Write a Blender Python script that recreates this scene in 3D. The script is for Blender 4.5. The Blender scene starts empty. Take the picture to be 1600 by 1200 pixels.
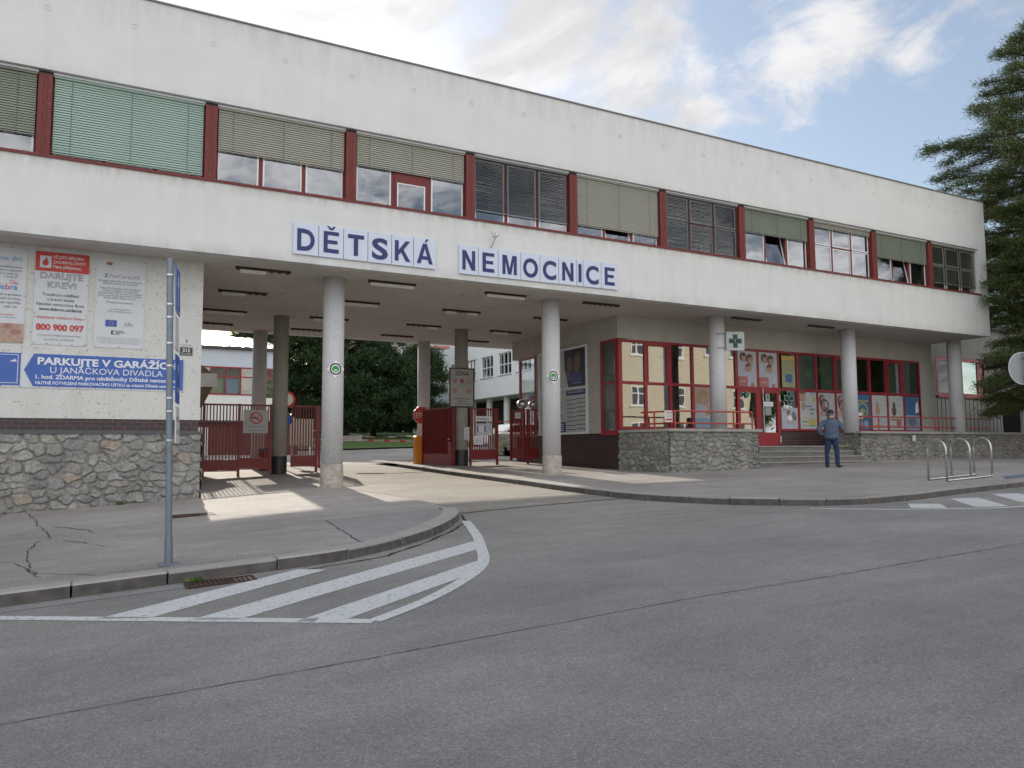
import bpy, bmesh, math, random
import numpy as np
from mathutils import Vector, Matrix
random.seed(7); RNG = np.random.default_rng(11)
SC = bpy.context.scene; COL = SC.collection
# ------------------------------------------------------------------ camera
cd = bpy.data.cameras.new('camera'); cam = bpy.data.objects.new('camera', cd); COL.objects.link(cam); SC.camera = cam
F, YAW, PIT, ROL = 1218.6, .4927, .0842, -.0054
fw = Vector((math.sin(YAW)*math.cos(PIT), math.cos(YAW)*math.cos(PIT), math.sin(PIT)))
rt = Vector((math.cos(YAW), -math.sin(YAW), 0)); up = rt.cross(fw)
r2 = math.cos(ROL)*rt + math.sin(ROL)*up; u2 = -math.sin(ROL)*rt + math.cos(ROL)*up
m = Matrix.Identity(4)
for i in range(3):
    m[i][0] = r2[i]; m[i][1] = u2[i]; m[i][2] = -fw[i]
m.translation = Vector((0, -16.865, 1.6)); cam.matrix_world = m
cd.sensor_width = 36; cd.lens = F/1600*36; cd.clip_start = .05; cd.clip_end = 3000
# ------------------------------------------------------------------ sun, sky, exposure
SUN = Vector((.08, 1, .362)).normalized()
sl = bpy.data.lights.new('sun', 'SUN'); sl.energy = 2.5; sl.angle = math.radians(.6); sl.color = (1, .9, .76)
so = bpy.data.objects.new('sun', sl); COL.objects.link(so); so.rotation_euler = SUN.to_track_quat('Z', 'Y').to_euler(); so.location = (0, 60, 40)
W = bpy.data.worlds.new('World'); SC.world = W; W.use_nodes = True; nt = W.node_tree; nt.nodes.clear()
def nd(t, **k):
    n = nt.nodes.new(t)
    for a, b in k.items(): setattr(n, a, b)
    return n
def lk(a, b): nt.links.new(a, b)
out = nd('ShaderNodeOutputWorld'); bg = nd('ShaderNodeBackground'); lk(bg.outputs[0], out.inputs[0])
sky = nd('ShaderNodeTexSky', sky_type='NISHITA', sun_disc=False); sky.sun_elevation = math.asin(SUN.z); sky.sun_rotation = math.atan2(SUN.x, SUN.y)
sky.air_density = 1.1; sky.dust_density = 1.2; sky.ozone_density = 1.6
tc = nd('ShaderNodeTexCoord')
def mth(op, a, b=None, c=None, clamp=False):
    n = nd('ShaderNodeMath', operation=op, use_clamp=clamp)
    for i, v in enumerate((a, b, c)):
        if v is None: continue
        if isinstance(v, (int, float)): n.inputs[i].default_value = v
        else: lk(v, n.inputs[i])
    return n.outputs[0]
sx = nd('ShaderNodeSeparateXYZ'); lk(tc.outputs['Generated'], sx.inputs[0])
den = mth('ADD', mth('MAXIMUM', sx.outputs[2], 0.0), .22)
cx = nd('ShaderNodeCombineXYZ'); lk(mth('DIVIDE', sx.outputs[0], den), cx.inputs[0]); lk(mth('DIVIDE', sx.outputs[1], den), cx.inputs[1])
def noise(sc, det, rough, dist, off):
    mp = nd('ShaderNodeMapping'); mp.inputs['Location'].default_value = off; lk(cx.outputs[0], mp.inputs[0])
    n = nd('ShaderNodeTexNoise'); n.inputs['Scale'].default_value = sc; n.inputs['Detail'].default_value = det
    n.inputs['Roughness'].default_value = rough; n.inputs['Distortion'].default_value = dist; lk(mp.outputs[0], n.inputs['Vector']); return n.outputs['Fac']
def raydir(x, y):
    v = r2*((x-800)/F) + u2*((600-y)/F) + fw; return v.normalized()
nA = noise(1.7, 10, .62, .5, (3.1, 1.7, 0)); nB = noise(5.5, 9, .68, .5, (9.1, 4.2, 0))
blob = None
for (x, y, s, g) in ((860, 40, .15, 1.0), (790, 110, .12, .95), (970, 110, .13, .9), (1090, 175, .10, .95), (1240, 90, .10, .8), (1310, 40, .12, .85), (1420, 90, .07, .7), (330, 0, .24, 1.6), (640, -10, .09, 1.0), (560, -30, .12, .9), (1000, -250, .3, .8), (1450, -260, .35, .7), (150, 100, .3, 1.6), (1020, 30, .1, .8)):
    d = nd('ShaderNodeVectorMath', operation='DISTANCE'); lk(tc.outputs['Generated'], d.inputs[0]); d.inputs[1].default_value = raydir(x, y)
    v = mth('MULTIPLY', mth('SUBTRACT', 1.0, mth('DIVIDE', d.outputs['Value'], s), clamp=True), g)
    blob = v if blob is None else mth('MAXIMUM', blob, v)
sd0 = nd('ShaderNodeVectorMath', operation='DOT_PRODUCT'); lk(tc.outputs['Generated'], sd0.inputs[0]); sd0.inputs[1].default_value = SUN
bk0 = nd('ShaderNodeMapRange'); lk(sd0.outputs['Value'], bk0.inputs[0]); bk0.inputs[1].default_value = .5; bk0.inputs[2].default_value = 0; bk0.inputs[3].default_value = 0; bk0.inputs[4].default_value = .35  # extra unseen cloud cover away from the sun, added for fill light
dens = mth('ADD', mth('ADD', mth('ADD', mth('MULTIPLY', nA, .85), mth('MULTIPLY', nB, .85)), mth('MULTIPLY', blob, .62)), bk0.outputs[0])
mr = nd('ShaderNodeMapRange', interpolation_type='SMOOTHSTEP'); lk(dens, mr.inputs[0]); mr.inputs[1].default_value = 1.02; mr.inputs[2].default_value = 1.36
mr.inputs[3].default_value = 0; mr.inputs[4].default_value = .93
# clouds get a glow towards the sun, grey parts from a separate noise
sd = nd('ShaderNodeVectorMath', operation='DOT_PRODUCT'); lk(tc.outputs['Generated'], sd.inputs[0]); sd.inputs[1].default_value = SUN
glow = nd('ShaderNodeMapRange'); lk(sd.outputs['Value'], glow.inputs[0]); glow.inputs[1].default_value = .6; glow.inputs[2].default_value = 1; glow.inputs[3].default_value = 3.75; glow.inputs[4].default_value = 4.7
gr_ = nd('ShaderNodeMapRange', interpolation_type='SMOOTHSTEP'); lk(noise(1.9, 7, .6, .8, (5.3, 8.1, 0)), gr_.inputs[0]); gr_.inputs[1].default_value = .42; gr_.inputs[2].default_value = .62; gr_.inputs[3].default_value = 1.03; gr_.inputs[4].default_value = .74
back = nd('ShaderNodeMapRange', interpolation_type='SMOOTHSTEP'); lk(sd.outputs['Value'], back.inputs[0]); back.inputs[1].default_value = .45; back.inputs[2].default_value = -.3; back.inputs[3].default_value = 0; back.inputs[4].default_value = 7  # unseen clouds opposite the sun brightened to fill facade and road
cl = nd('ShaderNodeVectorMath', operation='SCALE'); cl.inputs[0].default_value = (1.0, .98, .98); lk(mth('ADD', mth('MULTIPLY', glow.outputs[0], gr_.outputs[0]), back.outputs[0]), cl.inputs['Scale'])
sk = nd('ShaderNodeMix', data_type='RGBA', blend_type='ADD'); sk.inputs['Factor'].default_value = 1; ss_ = nd('ShaderNodeVectorMath', operation='SCALE'); lk(sky.outputs[0], ss_.inputs[0]); ss_.inputs['Scale'].default_value = .5; lk(ss_.outputs[0], sk.inputs['A']); sk.inputs['B'].default_value = (.75, .82, .95, 1)
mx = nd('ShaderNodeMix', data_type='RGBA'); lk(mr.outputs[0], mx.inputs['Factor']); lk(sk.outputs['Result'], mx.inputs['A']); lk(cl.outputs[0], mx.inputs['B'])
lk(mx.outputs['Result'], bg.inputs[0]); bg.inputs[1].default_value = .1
SC.view_settings.view_transform = 'Standard'; SC.view_settings.look = 'None'; SC.view_settings.exposure = 1.2; SC.view_settings.gamma = 1
SC.cycles.use_denoising = True; SC.cycles.max_bounces = 7; SC.cycles.diffuse_bounces = 4; SC.cycles.transparent_max_bounces = 12
SC.cycles.caustics_reflective = False; SC.cycles.caustics_refractive = False; SC.cycles.sample_clamp_indirect = 8
# ------------------------------------------------------------------ materials
MATS = {}
def M(name, col, rough=.6, met=0, var=.12, scale=4, bump=0, bscale=60, spots=None, streak=None, col2=None, spec=.5, stretch=None, var2=0, scale2=120):
    if name in MATS: return MATS[name]
    m = bpy.data.materials.new(name); m.use_nodes = True; t = m.node_tree; b = t.nodes['Principled BSDF']
    b.inputs['Roughness'].default_value = rough; b.inputs['Metallic'].default_value = met; b.inputs['Specular IOR Level'].default_value = spec
    L = t.links.new; tc = t.nodes.new('ShaderNodeTexCoord'); src = tc.outputs['Object']
    geo = t.nodes.new('ShaderNodeNewGeometry'); src = geo.outputs['Position']
    def nz(s, det=6, st=None, off=0, rg=.55):
        mp = t.nodes.new('ShaderNodeMapping'); L(src, mp.inputs[0]); mp.inputs['Location'].default_value = (off, off*.7, off*1.3)
        if st: mp.inputs['Scale'].default_value = st
        n = t.nodes.new('ShaderNodeTexNoise'); n.inputs['Scale'].default_value = s; n.inputs['Detail'].default_value = det; n.inputs['Roughness'].default_value = rg; L(mp.outputs[0], n.inputs['Vector']); return n.outputs['Fac']
    def rng(f, a, b_, c, d):
        r = t.nodes.new('ShaderNodeMapRange'); L(f, r.inputs[0]); r.inputs[1].default_value = a; r.inputs[2].default_value = b_; r.inputs[3].default_value = c; r.inputs[4].default_value = d; return r.outputs[0]
    c2 = col2 or tuple(c*(1-var) for c in col)
    def mix(fac, a, b_):
        mxn = t.nodes.new('ShaderNodeMix'); mxn.data_type = 'RGBA'
        if isinstance(fac, (int, float)): mxn.inputs['Factor'].default_value = fac
        else: L(fac, mxn.inputs['Factor'])
        for k, v in (('A', a), ('B', b_)):
            if isinstance(v, tuple): mxn.inputs[k].default_value = (*v, 1)
            else: L(v, mxn.inputs[k])
        return mxn.outputs['Result']
    cur = mix(rng(nz(scale, 7, stretch), .3, .7, 0, 1), col, c2)
    if var2:
        cur = mix(rng(nz(scale2, 3, None, 5), .25, .75, 0, 1), cur, tuple(c*(1-var2) for c in col)) if True else cur
    if spots:   # (colour, scale, threshold, strength)
        cur = mix(rng(nz(spots[1], 4, None, 9), spots[2], spots[2]+.06, 0, spots[3]), cur, spots[0])
    if streak:  # (colour, strength)  vertical runs of dirt
        cur = mix(rng(nz(1.0, 6, (3.5, 3.5, .35), 3), .5, .8, 0, streak[1]), cur, streak[0])
    L(cur, b.inputs['Base Color'])
    if bump:
        bp = t.nodes.new('ShaderNodeBump'); bp.inputs['Strength'].default_value = bump; bp.inputs['Distance'].default_value = .01; L(nz(bscale, 5, None, 2), bp.inputs['Height']); L(bp.outputs[0], b.inputs['Normal'])
    L(rng(nz(scale*2.3, 5, None, 12), .3, .7, max(.03, rough-.07), min(1, rough+.07)), b.inputs['Roughness'])
    MATS[name] = m; return m
plaster = M('white_plaster', (.72, .725, .70), .85, var=.07, scale=1.3, bump=.35, bscale=45, streak=((.5, .5, .46), .22), spots=((.5, .5, .46), 9, .68, .3))
def dirt(mat, bands):
    t = mat.node_tree; L = t.links.new; b = t.nodes['Principled BSDF']; src = b.inputs['Base Color'].links[0].from_socket; g = t.nodes.new('ShaderNodeNewGeometry'); sp = t.nodes.new('ShaderNodeSeparateXYZ'); L(g.outputs['Position'], sp.inputs[0])
    for (z0, z1, col, st, sc) in bands:     # strongest at z0, gone at z1
        mp = t.nodes.new('ShaderNodeMapping'); mp.inputs['Scale'].default_value = (sc, sc, .5); L(g.outputs['Position'], mp.inputs[0]); n = t.nodes.new('ShaderNodeTexNoise'); n.inputs['Scale'].default_value = 1; n.inputs['Detail'].default_value = 8; n.inputs['Roughness'].default_value = .7; L(mp.outputs[0], n.inputs['Vector'])
        r1 = t.nodes.new('ShaderNodeMapRange'); L(sp.outputs[2], r1.inputs[0]); r1.inputs[1].default_value = z0; r1.inputs[2].default_value = z1; r1.inputs[3].default_value = 1; r1.inputs[4].default_value = 0
        r2_ = t.nodes.new('ShaderNodeMapRange'); L(n.outputs['Fac'], r2_.inputs[0]); r2_.inputs[1].default_value = .38; r2_.inputs[2].default_value = .72; r2_.inputs[4].default_value = st
        mm = t.nodes.new('ShaderNodeMath'); mm.operation = 'MULTIPLY'; L(r1.outputs[0], mm.inputs[0]); L(r2_.outputs[0], mm.inputs[1])
        if z1 > z0: lim = (z0-.02, -1)
        mx_ = t.nodes.new('ShaderNodeMix'); mx_.data_type = 'RGBA'; L(mm.outputs[0], mx_.inputs['Factor']); L(src, mx_.inputs['A']); mx_.inputs['B'].default_value = (*col, 1)
        # keep the band on its own side of z0
        gt = t.nodes.new('ShaderNodeMath'); gt.operation = 'LESS_THAN' if z1 < z0 else 'GREATER_THAN'; L(sp.outputs[2], gt.inputs[0]); gt.inputs[1].default_value = z0+(.02 if z1 < z0 else -.02)
        m2 = t.nodes.new('ShaderNodeMath'); m2.operation = 'MULTIPLY'; L(mm.outputs[0], m2.inputs[0]); L(gt.outputs[0], m2.inputs[1]); L(m2.outputs[0], mx_.inputs['Factor']); src = mx_.outputs['Result']
    L(src, b.inputs['Base Color'])
dirt(plaster, [(7.22, 6.95, (.25, .19, .14), .75, 4.5), (7.22, 6.3, (.45, .44, .40), .32, 5.5), (5.66, 5.95, (.30, .30, .28), .7, 1.2), (10.8, 9.9, (.36, .36, .34), .5, 3), (8.9, 9.1, (.4, .39, .36), .5, 2)])
plaster_low = M('speckled_plaster', (.66, .66, .625), .85, var=.1, scale=2.5, bump=.5, bscale=40, spots=((.30, .29, .25), 16, .61, .65), streak=((.45, .43, .38), .3))
colm = M('column_plaster', (.66, .66, .665), .85, var=.08, scale=3, bump=.6, bscale=55, spots=((.24, .24, .23), 24, .61, .6), streak=((.42, .42, .42), .35), var2=.2, scale2=45)
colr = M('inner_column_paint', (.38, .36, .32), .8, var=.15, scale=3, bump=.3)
concrete = M('chipped_concrete', (.52, .47, .41), .9, var=.4, scale=7, bump=.8, bscale=30, spots=((.18, .16, .14), 10, .6, .6))
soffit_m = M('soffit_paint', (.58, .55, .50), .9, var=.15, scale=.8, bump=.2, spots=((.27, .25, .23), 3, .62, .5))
beam_m = M('beam_plaster', (.46, .44, .38), .9, var=.15, scale=2, bump=.6, bscale=40, spots=((.28, .27, .23), 14, .58, .5))
redwood = M('weathered_red_wood', (.19, .028, .022), .6, var=.35, scale=9, stretch=(4, 4, .6), spots=((.16, .11, .09), 7, .66, .6), bump=.3)
redmet = M('red_window_metal', (.29, .013, .024), .4, var=.15, scale=4)
gatered = M('dark_red_gate_paint', (.20, .011, .008), .45, var=.2, scale=5)
gatepanel = M('scuffed_red_sheet', (.33, .085, .085), .5, var=.25, scale=6, stretch=(1, 1, .3))
railred = M('orange_red_rail_paint', (.42, .055, .035), .4, var=.2, scale=6)
white = M('white_paint', (.75, .76, .78), .5, var=.06)
signw = M('sign_white', (.62, .67, .78), .4, var=.04)
signblue = M('sign_dark_blue', (.012, .024, .14), .45, var=.1)
banner = M('banner_white', (.62, .64, .66), .45, var=.07, scale=3, bump=.3, bscale=3)
banblue = M('banner_blue', (.045, .12, .42), .45, var=.08, scale=3)
trafblue = M('traffic_blue', (.01, .07, .38), .35, var=.08)
bred = M('print_red', (.55, .045, .03), .5, var=.1)
black = M('black_print', (.03, .03, .035), .5, var=.1)
greyp = M('grey_print', (.30, .31, .34), .5, var=.1)
lgrey = M('light_grey_print', (.55, .57, .6), .5, var=.06)
steel = M('galvanised_steel', (.20, .24, .28), .45, .55, var=.15, scale=12)
stain = M('stainless_steel', (.55, .55, .54), .28, .95, var=.1)
darkmet = M('dark_metal', (.06, .06, .065), .5, .3, var=.2)
brick = None
glass_dark = None
green = M('sticker_green', (.03, .30, .06), .5, var=.1)
dgreen = M('pharmacy_green', (.003, .03, .022), .4, var=.1)
orange = M('boom_gate_orange', (.75, .26, .015), .4, var=.08)
beigeb = M('beige_blind', (.34, .335, .27), .5, var=.08, scale=2)
mint = M('mint_blind', (.34, .46, .39), .5, var=.06, scale=1)
olive = M('olive_blind', (.20, .23, .17), .5, var=.1, scale=2)
greyb = M('grey_blind', (.22, .23, .22), .45, .2, var=.1)
dirtyb = M('grey_green_blind', (.24, .26, .20), .5, var=.15, scale=2)
room_m = M('dim_room_wall', (.16, .16, .17), .9, var=.3, scale=1)
granite = M('granite_kerb', (.44, .42, .39), .85, var=.2, scale=6, bump=.5, bscale=60, spots=((.16, .15, .14), 60, .6, .5), var2=.25)
paint_m = M('road_paint', (.66, .67, .66), .7, var=.12, scale=3, spots=((.25, .25, .25), 24, .58, .75), bump=.3, var2=.12, scale2=9)
skin = M('skin', (.50, .30, .22), .6, var=.08)
denim = M('denim_jacket', (.095, .135, .20), .85, var=.3, scale=14, bump=.4, bscale=80)
jeans = M('dark_jeans', (.018, .04, .105), .85, var=.3, scale=12, bump=.3)
def asphalt(name, col, grain, big):
    m = bpy.data.materials.new(name); m.use_nodes = True; t = m.node_tree; b = t.nodes['Principled BSDF']; L = t.links.new
    g = t.nodes.new('ShaderNodeNewGeometry')
    def nz(s, d, r=.6, st=None):
        mp = t.nodes.new('ShaderNodeMapping'); L(g.outputs['Position'], mp.inputs[0])
        if st: mp.inputs['Scale'].default_value = st
        n = t.nodes.new('ShaderNodeTexNoise'); n.inputs['Scale'].default_value = s; n.inputs['Detail'].default_value = d; n.inputs['Roughness'].default_value = r; L(mp.outputs[0], n.inputs['Vector']); return n.outputs['Fac']
    def rng(f, a, b_, c, d):
        r = t.nodes.new('ShaderNodeMapRange'); L(f, r.inputs[0]); r.inputs[1].default_value = a; r.inputs[2].default_value = b_; r.inputs[3].default_value = c; r.inputs[4].default_value = d; return r.outputs[0]
    def mul(a, b_):
        n = t.nodes.new('ShaderNodeMath'); n.operation = 'MULTIPLY'; L(a, n.inputs[0]); L(b_, n.inputs[1]); return n.outputs[0]
    f = mul(mul(rng(nz(.35, 5), .3, .7, 1-big, 1+big), rng(nz(3.5, 6, .7, (.5, 1, 1)), .3, .7, 1-big*.6, 1+big*.6)), mul(rng(nz(95, 3, .8), .3, .7, 1-grain, 1+grain), rng(nz(38, 2, .8), .3, .7, 1-grain*.6, 1+grain*.6)))
    v = t.nodes.new('ShaderNodeTexVoronoi'); v.inputs['Scale'].default_value = 45; L(g.outputs['Position'], v.inputs['Vector'])
    sp = rng(v.outputs['Distance'], .1, .3, 1.6, 1); f = mul(f, sp)
    v2 = t.nodes.new('ShaderNodeTexVoronoi'); v2.inputs['Scale'].default_value = 2.2; L(g.outputs['Position'], v2.inputs['Vector']); f = mul(f, rng(v2.outputs['Distance'], .012, .022, 1.9, 1))
    v3 = t.nodes.new('ShaderNodeTexVoronoi'); v3.inputs['Scale'].default_value = 1.3; L(g.outputs['Position'], v3.inputs['Vector']); f = mul(f, rng(v3.outputs['Distance'], .015, .04, .6, 1))
    f = mul(f, rng(nz(1.1, 8, .75, (.12, 1.6, 1)), .35, .65, 1-big*.5, 1+big*.5)); f = mul(f, rng(nz(.8, 9, .8), .66, .74, 1, .84))
    s = t.nodes.new('ShaderNodeVectorMath'); s.operation = 'SCALE'; s.inputs[0].default_value = col; L(f, s.inputs['Scale']); L(s.outputs[0], b.inputs['Base Color'])
    b.inputs['Roughness'].default_value = .85; b.inputs['Specular IOR Level'].default_value = .35
    bp = t.nodes.new('ShaderNodeBump'); bp.inputs['Strength'].default_value = 1; bp.inputs['Distance'].default_value = .012; L(nz(70, 5, .8), bp.inputs['Height']); L(bp.outputs[0], b.inputs['Normal'])
    MATS[name] = m; return m
road_m = asphalt('road_asphalt', (.272, .26, .245), .32, .17)
walk_m = asphalt('pavement_asphalt', (.335, .312, .292), .3, .2)
patch_m = asphalt('grey_patch_asphalt', (.30, .292, .282), .25, .12)
drive_m = asphalt('driveway_concrete', (.27, .25, .22), .2, .2)
yard_m = asphalt('yard_concrete', (.33, .31, .29), .15, .2)
crack_m = M('crack_dirt', (.035, .032, .03), .95, var=.4, scale=15)
def brickmat(name, c1, c2, mort, bw, bh, axis):
    m = bpy.data.materials.new(name); m.use_nodes = True; t = m.node_tree; b = t.nodes['Principled BSDF']; L = t.links.new
    g = t.nodes.new('ShaderNodeNewGeometry'); s = t.nodes.new('ShaderNodeSeparateXYZ'); L(g.outputs['Position'], s.inputs[0]); c = t.nodes.new('ShaderNodeCombineXYZ')
    L(s.outputs[axis], c.inputs[0]); L(s.outputs[2], c.inputs[1])
    k = t.nodes.new('ShaderNodeTexBrick'); L(c.outputs[0], k.inputs['Vector']); k.inputs['Color1'].default_value = (*c1, 1); k.inputs['Color2'].default_value = (*c2, 1); k.inputs['Mortar'].default_value = (*mort, 1)
    k.inputs['Scale'].default_value = 1; k.inputs['Brick Width'].default_value = bw; k.inputs['Row Height'].default_value = bh; k.inputs['Mortar Size'].default_value = .005; k.inputs['Mortar Smooth'].default_value = .2
    L(k.outputs['Color'], b.inputs['Base Color']); b.inputs['Roughness'].default_value = .35
    bp = t.nodes.new('ShaderNodeBump'); bp.inputs['Strength'].default_value = .8; bp.inputs['Distance'].default_value = .01; bp.invert = True; L(k.outputs['Fac'], bp.inputs['Height']); L(bp.outputs[0], b.inputs['Normal'])
    MATS[name] = m; return m
bk_x = brickmat('dark_brick_front', (.05, .018, .018), (.022, .012, .014), (.17, .13, .12), .23, .085, 0)
bk_y = brickmat('dark_brick_side', (.05, .02, .018), (.02, .011, .013), (.13, .10, .09), .23, .072, 1)
bk_s = brickmat('black_tile', (.012, .012, .014), (.02, .02, .024), (.05, .05, .05), .06, .12, 0)
def glassmat(name, tint, ior, base, boost=1.0):
    m = bpy.data.materials.new(name); m.use_nodes = True; t = m.node_tree; t.nodes.clear(); L = t.links.new
    o = t.nodes.new('ShaderNodeOutputMaterial'); tr = t.nodes.new('ShaderNodeBsdfTransparent'); tr.inputs[0].default_value = (*tint, 1)
    gl = t.nodes.new('ShaderNodeBsdfGlossy'); gl.inputs['Roughness'].default_value = .015; gl.inputs[0].default_value = (.95, .97, 1, 1)
    nz = t.nodes.new('ShaderNodeTexNoise'); nz.inputs['Scale'].default_value = .9; g = t.nodes.new('ShaderNodeNewGeometry'); L(g.outputs['Position'], nz.inputs['Vector'])
    bp = t.nodes.new('ShaderNodeBump'); bp.inputs['Strength'].default_value = .12; bp.inputs['Distance'].default_value = .02; L(nz.outputs['Fac'], bp.inputs['Height']); L(bp.outputs[0], gl.inputs['Normal'])
    fr = t.nodes.new('ShaderNodeFresnel'); fr.inputs[0].default_value = ior
    mm = t.nodes.new('ShaderNodeMath'); mm.operation = 'ADD'; mm.use_clamp = True; L(fr.outputs[0], mm.inputs[0]); mm.inputs[1].default_value = base
    bf = t.nodes.new('ShaderNodeMath'); bf.operation = 'SUBTRACT'; bf.inputs[0].default_value = 1; L(g.outputs['Backfacing'], bf.inputs[1]); mb_ = t.nodes.new('ShaderNodeMath'); mb_.operation = 'MULTIPLY'; L(mm.outputs[0], mb_.inputs[0]); L(bf.outputs[0], mb_.inputs[1])
    mx = t.nodes.new('ShaderNodeMixShader'); L(mb_.outputs[0], mx.inputs[0]); L(tr.outputs[0], mx.inputs[1]); L(gl.outputs[0], mx.inputs[2]); L(mx.outputs[0], o.inputs[0]); MATS[name] = m; return m
glass = glassmat('window_glass', (.8, .84, .84), 1.6, .16)
shopglass = glassmat('shop_glass', (.9, .94, .92), 1.7, .24)
posterglass = glassmat('poster_glass', (.80, .84, .84), 1.45, .01)
def leafmat(name, a, b_):
    m = bpy.data.materials.new(name); m.use_nodes = True; t = m.node_tree; p = t.nodes['Principled BSDF']; L = t.links.new
    g = t.nodes.new('ShaderNodeNewGeometry'); r = t.nodes.new('ShaderNodeMix'); r.data_type = 'RGBA'; L(g.outputs['Random Per Island'], r.inputs['Factor']); r.inputs['A'].default_value = (*a, 1); r.inputs['B'].default_value = (*b_, 1)
    L(r.outputs['Result'], p.inputs['Base Color']); p.inputs['Roughness'].default_value = .7; p.inputs['Specular IOR Level'].default_value = .25
    MATS[name] = m; return m
pine_leaf = leafmat('pine_needles', (.038, .068, .022), (.125, .15, .048))
fir_leaf = leafmat('dark_conifer_needles', (.02, .045, .016), (.05, .085, .03))
broad_leaf = leafmat('broad_leaves', (.04, .07, .02), (.08, .12, .03))
bark = M('bark', (.11, .085, .065), .9, var=.4, scale=8, stretch=(3, 3, .5), bump=.6, bscale=20)
grass_m = M('lawn_green', (.09, .16, .03), .9, var=.4, scale=6, bump=.8, bscale=40)
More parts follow.
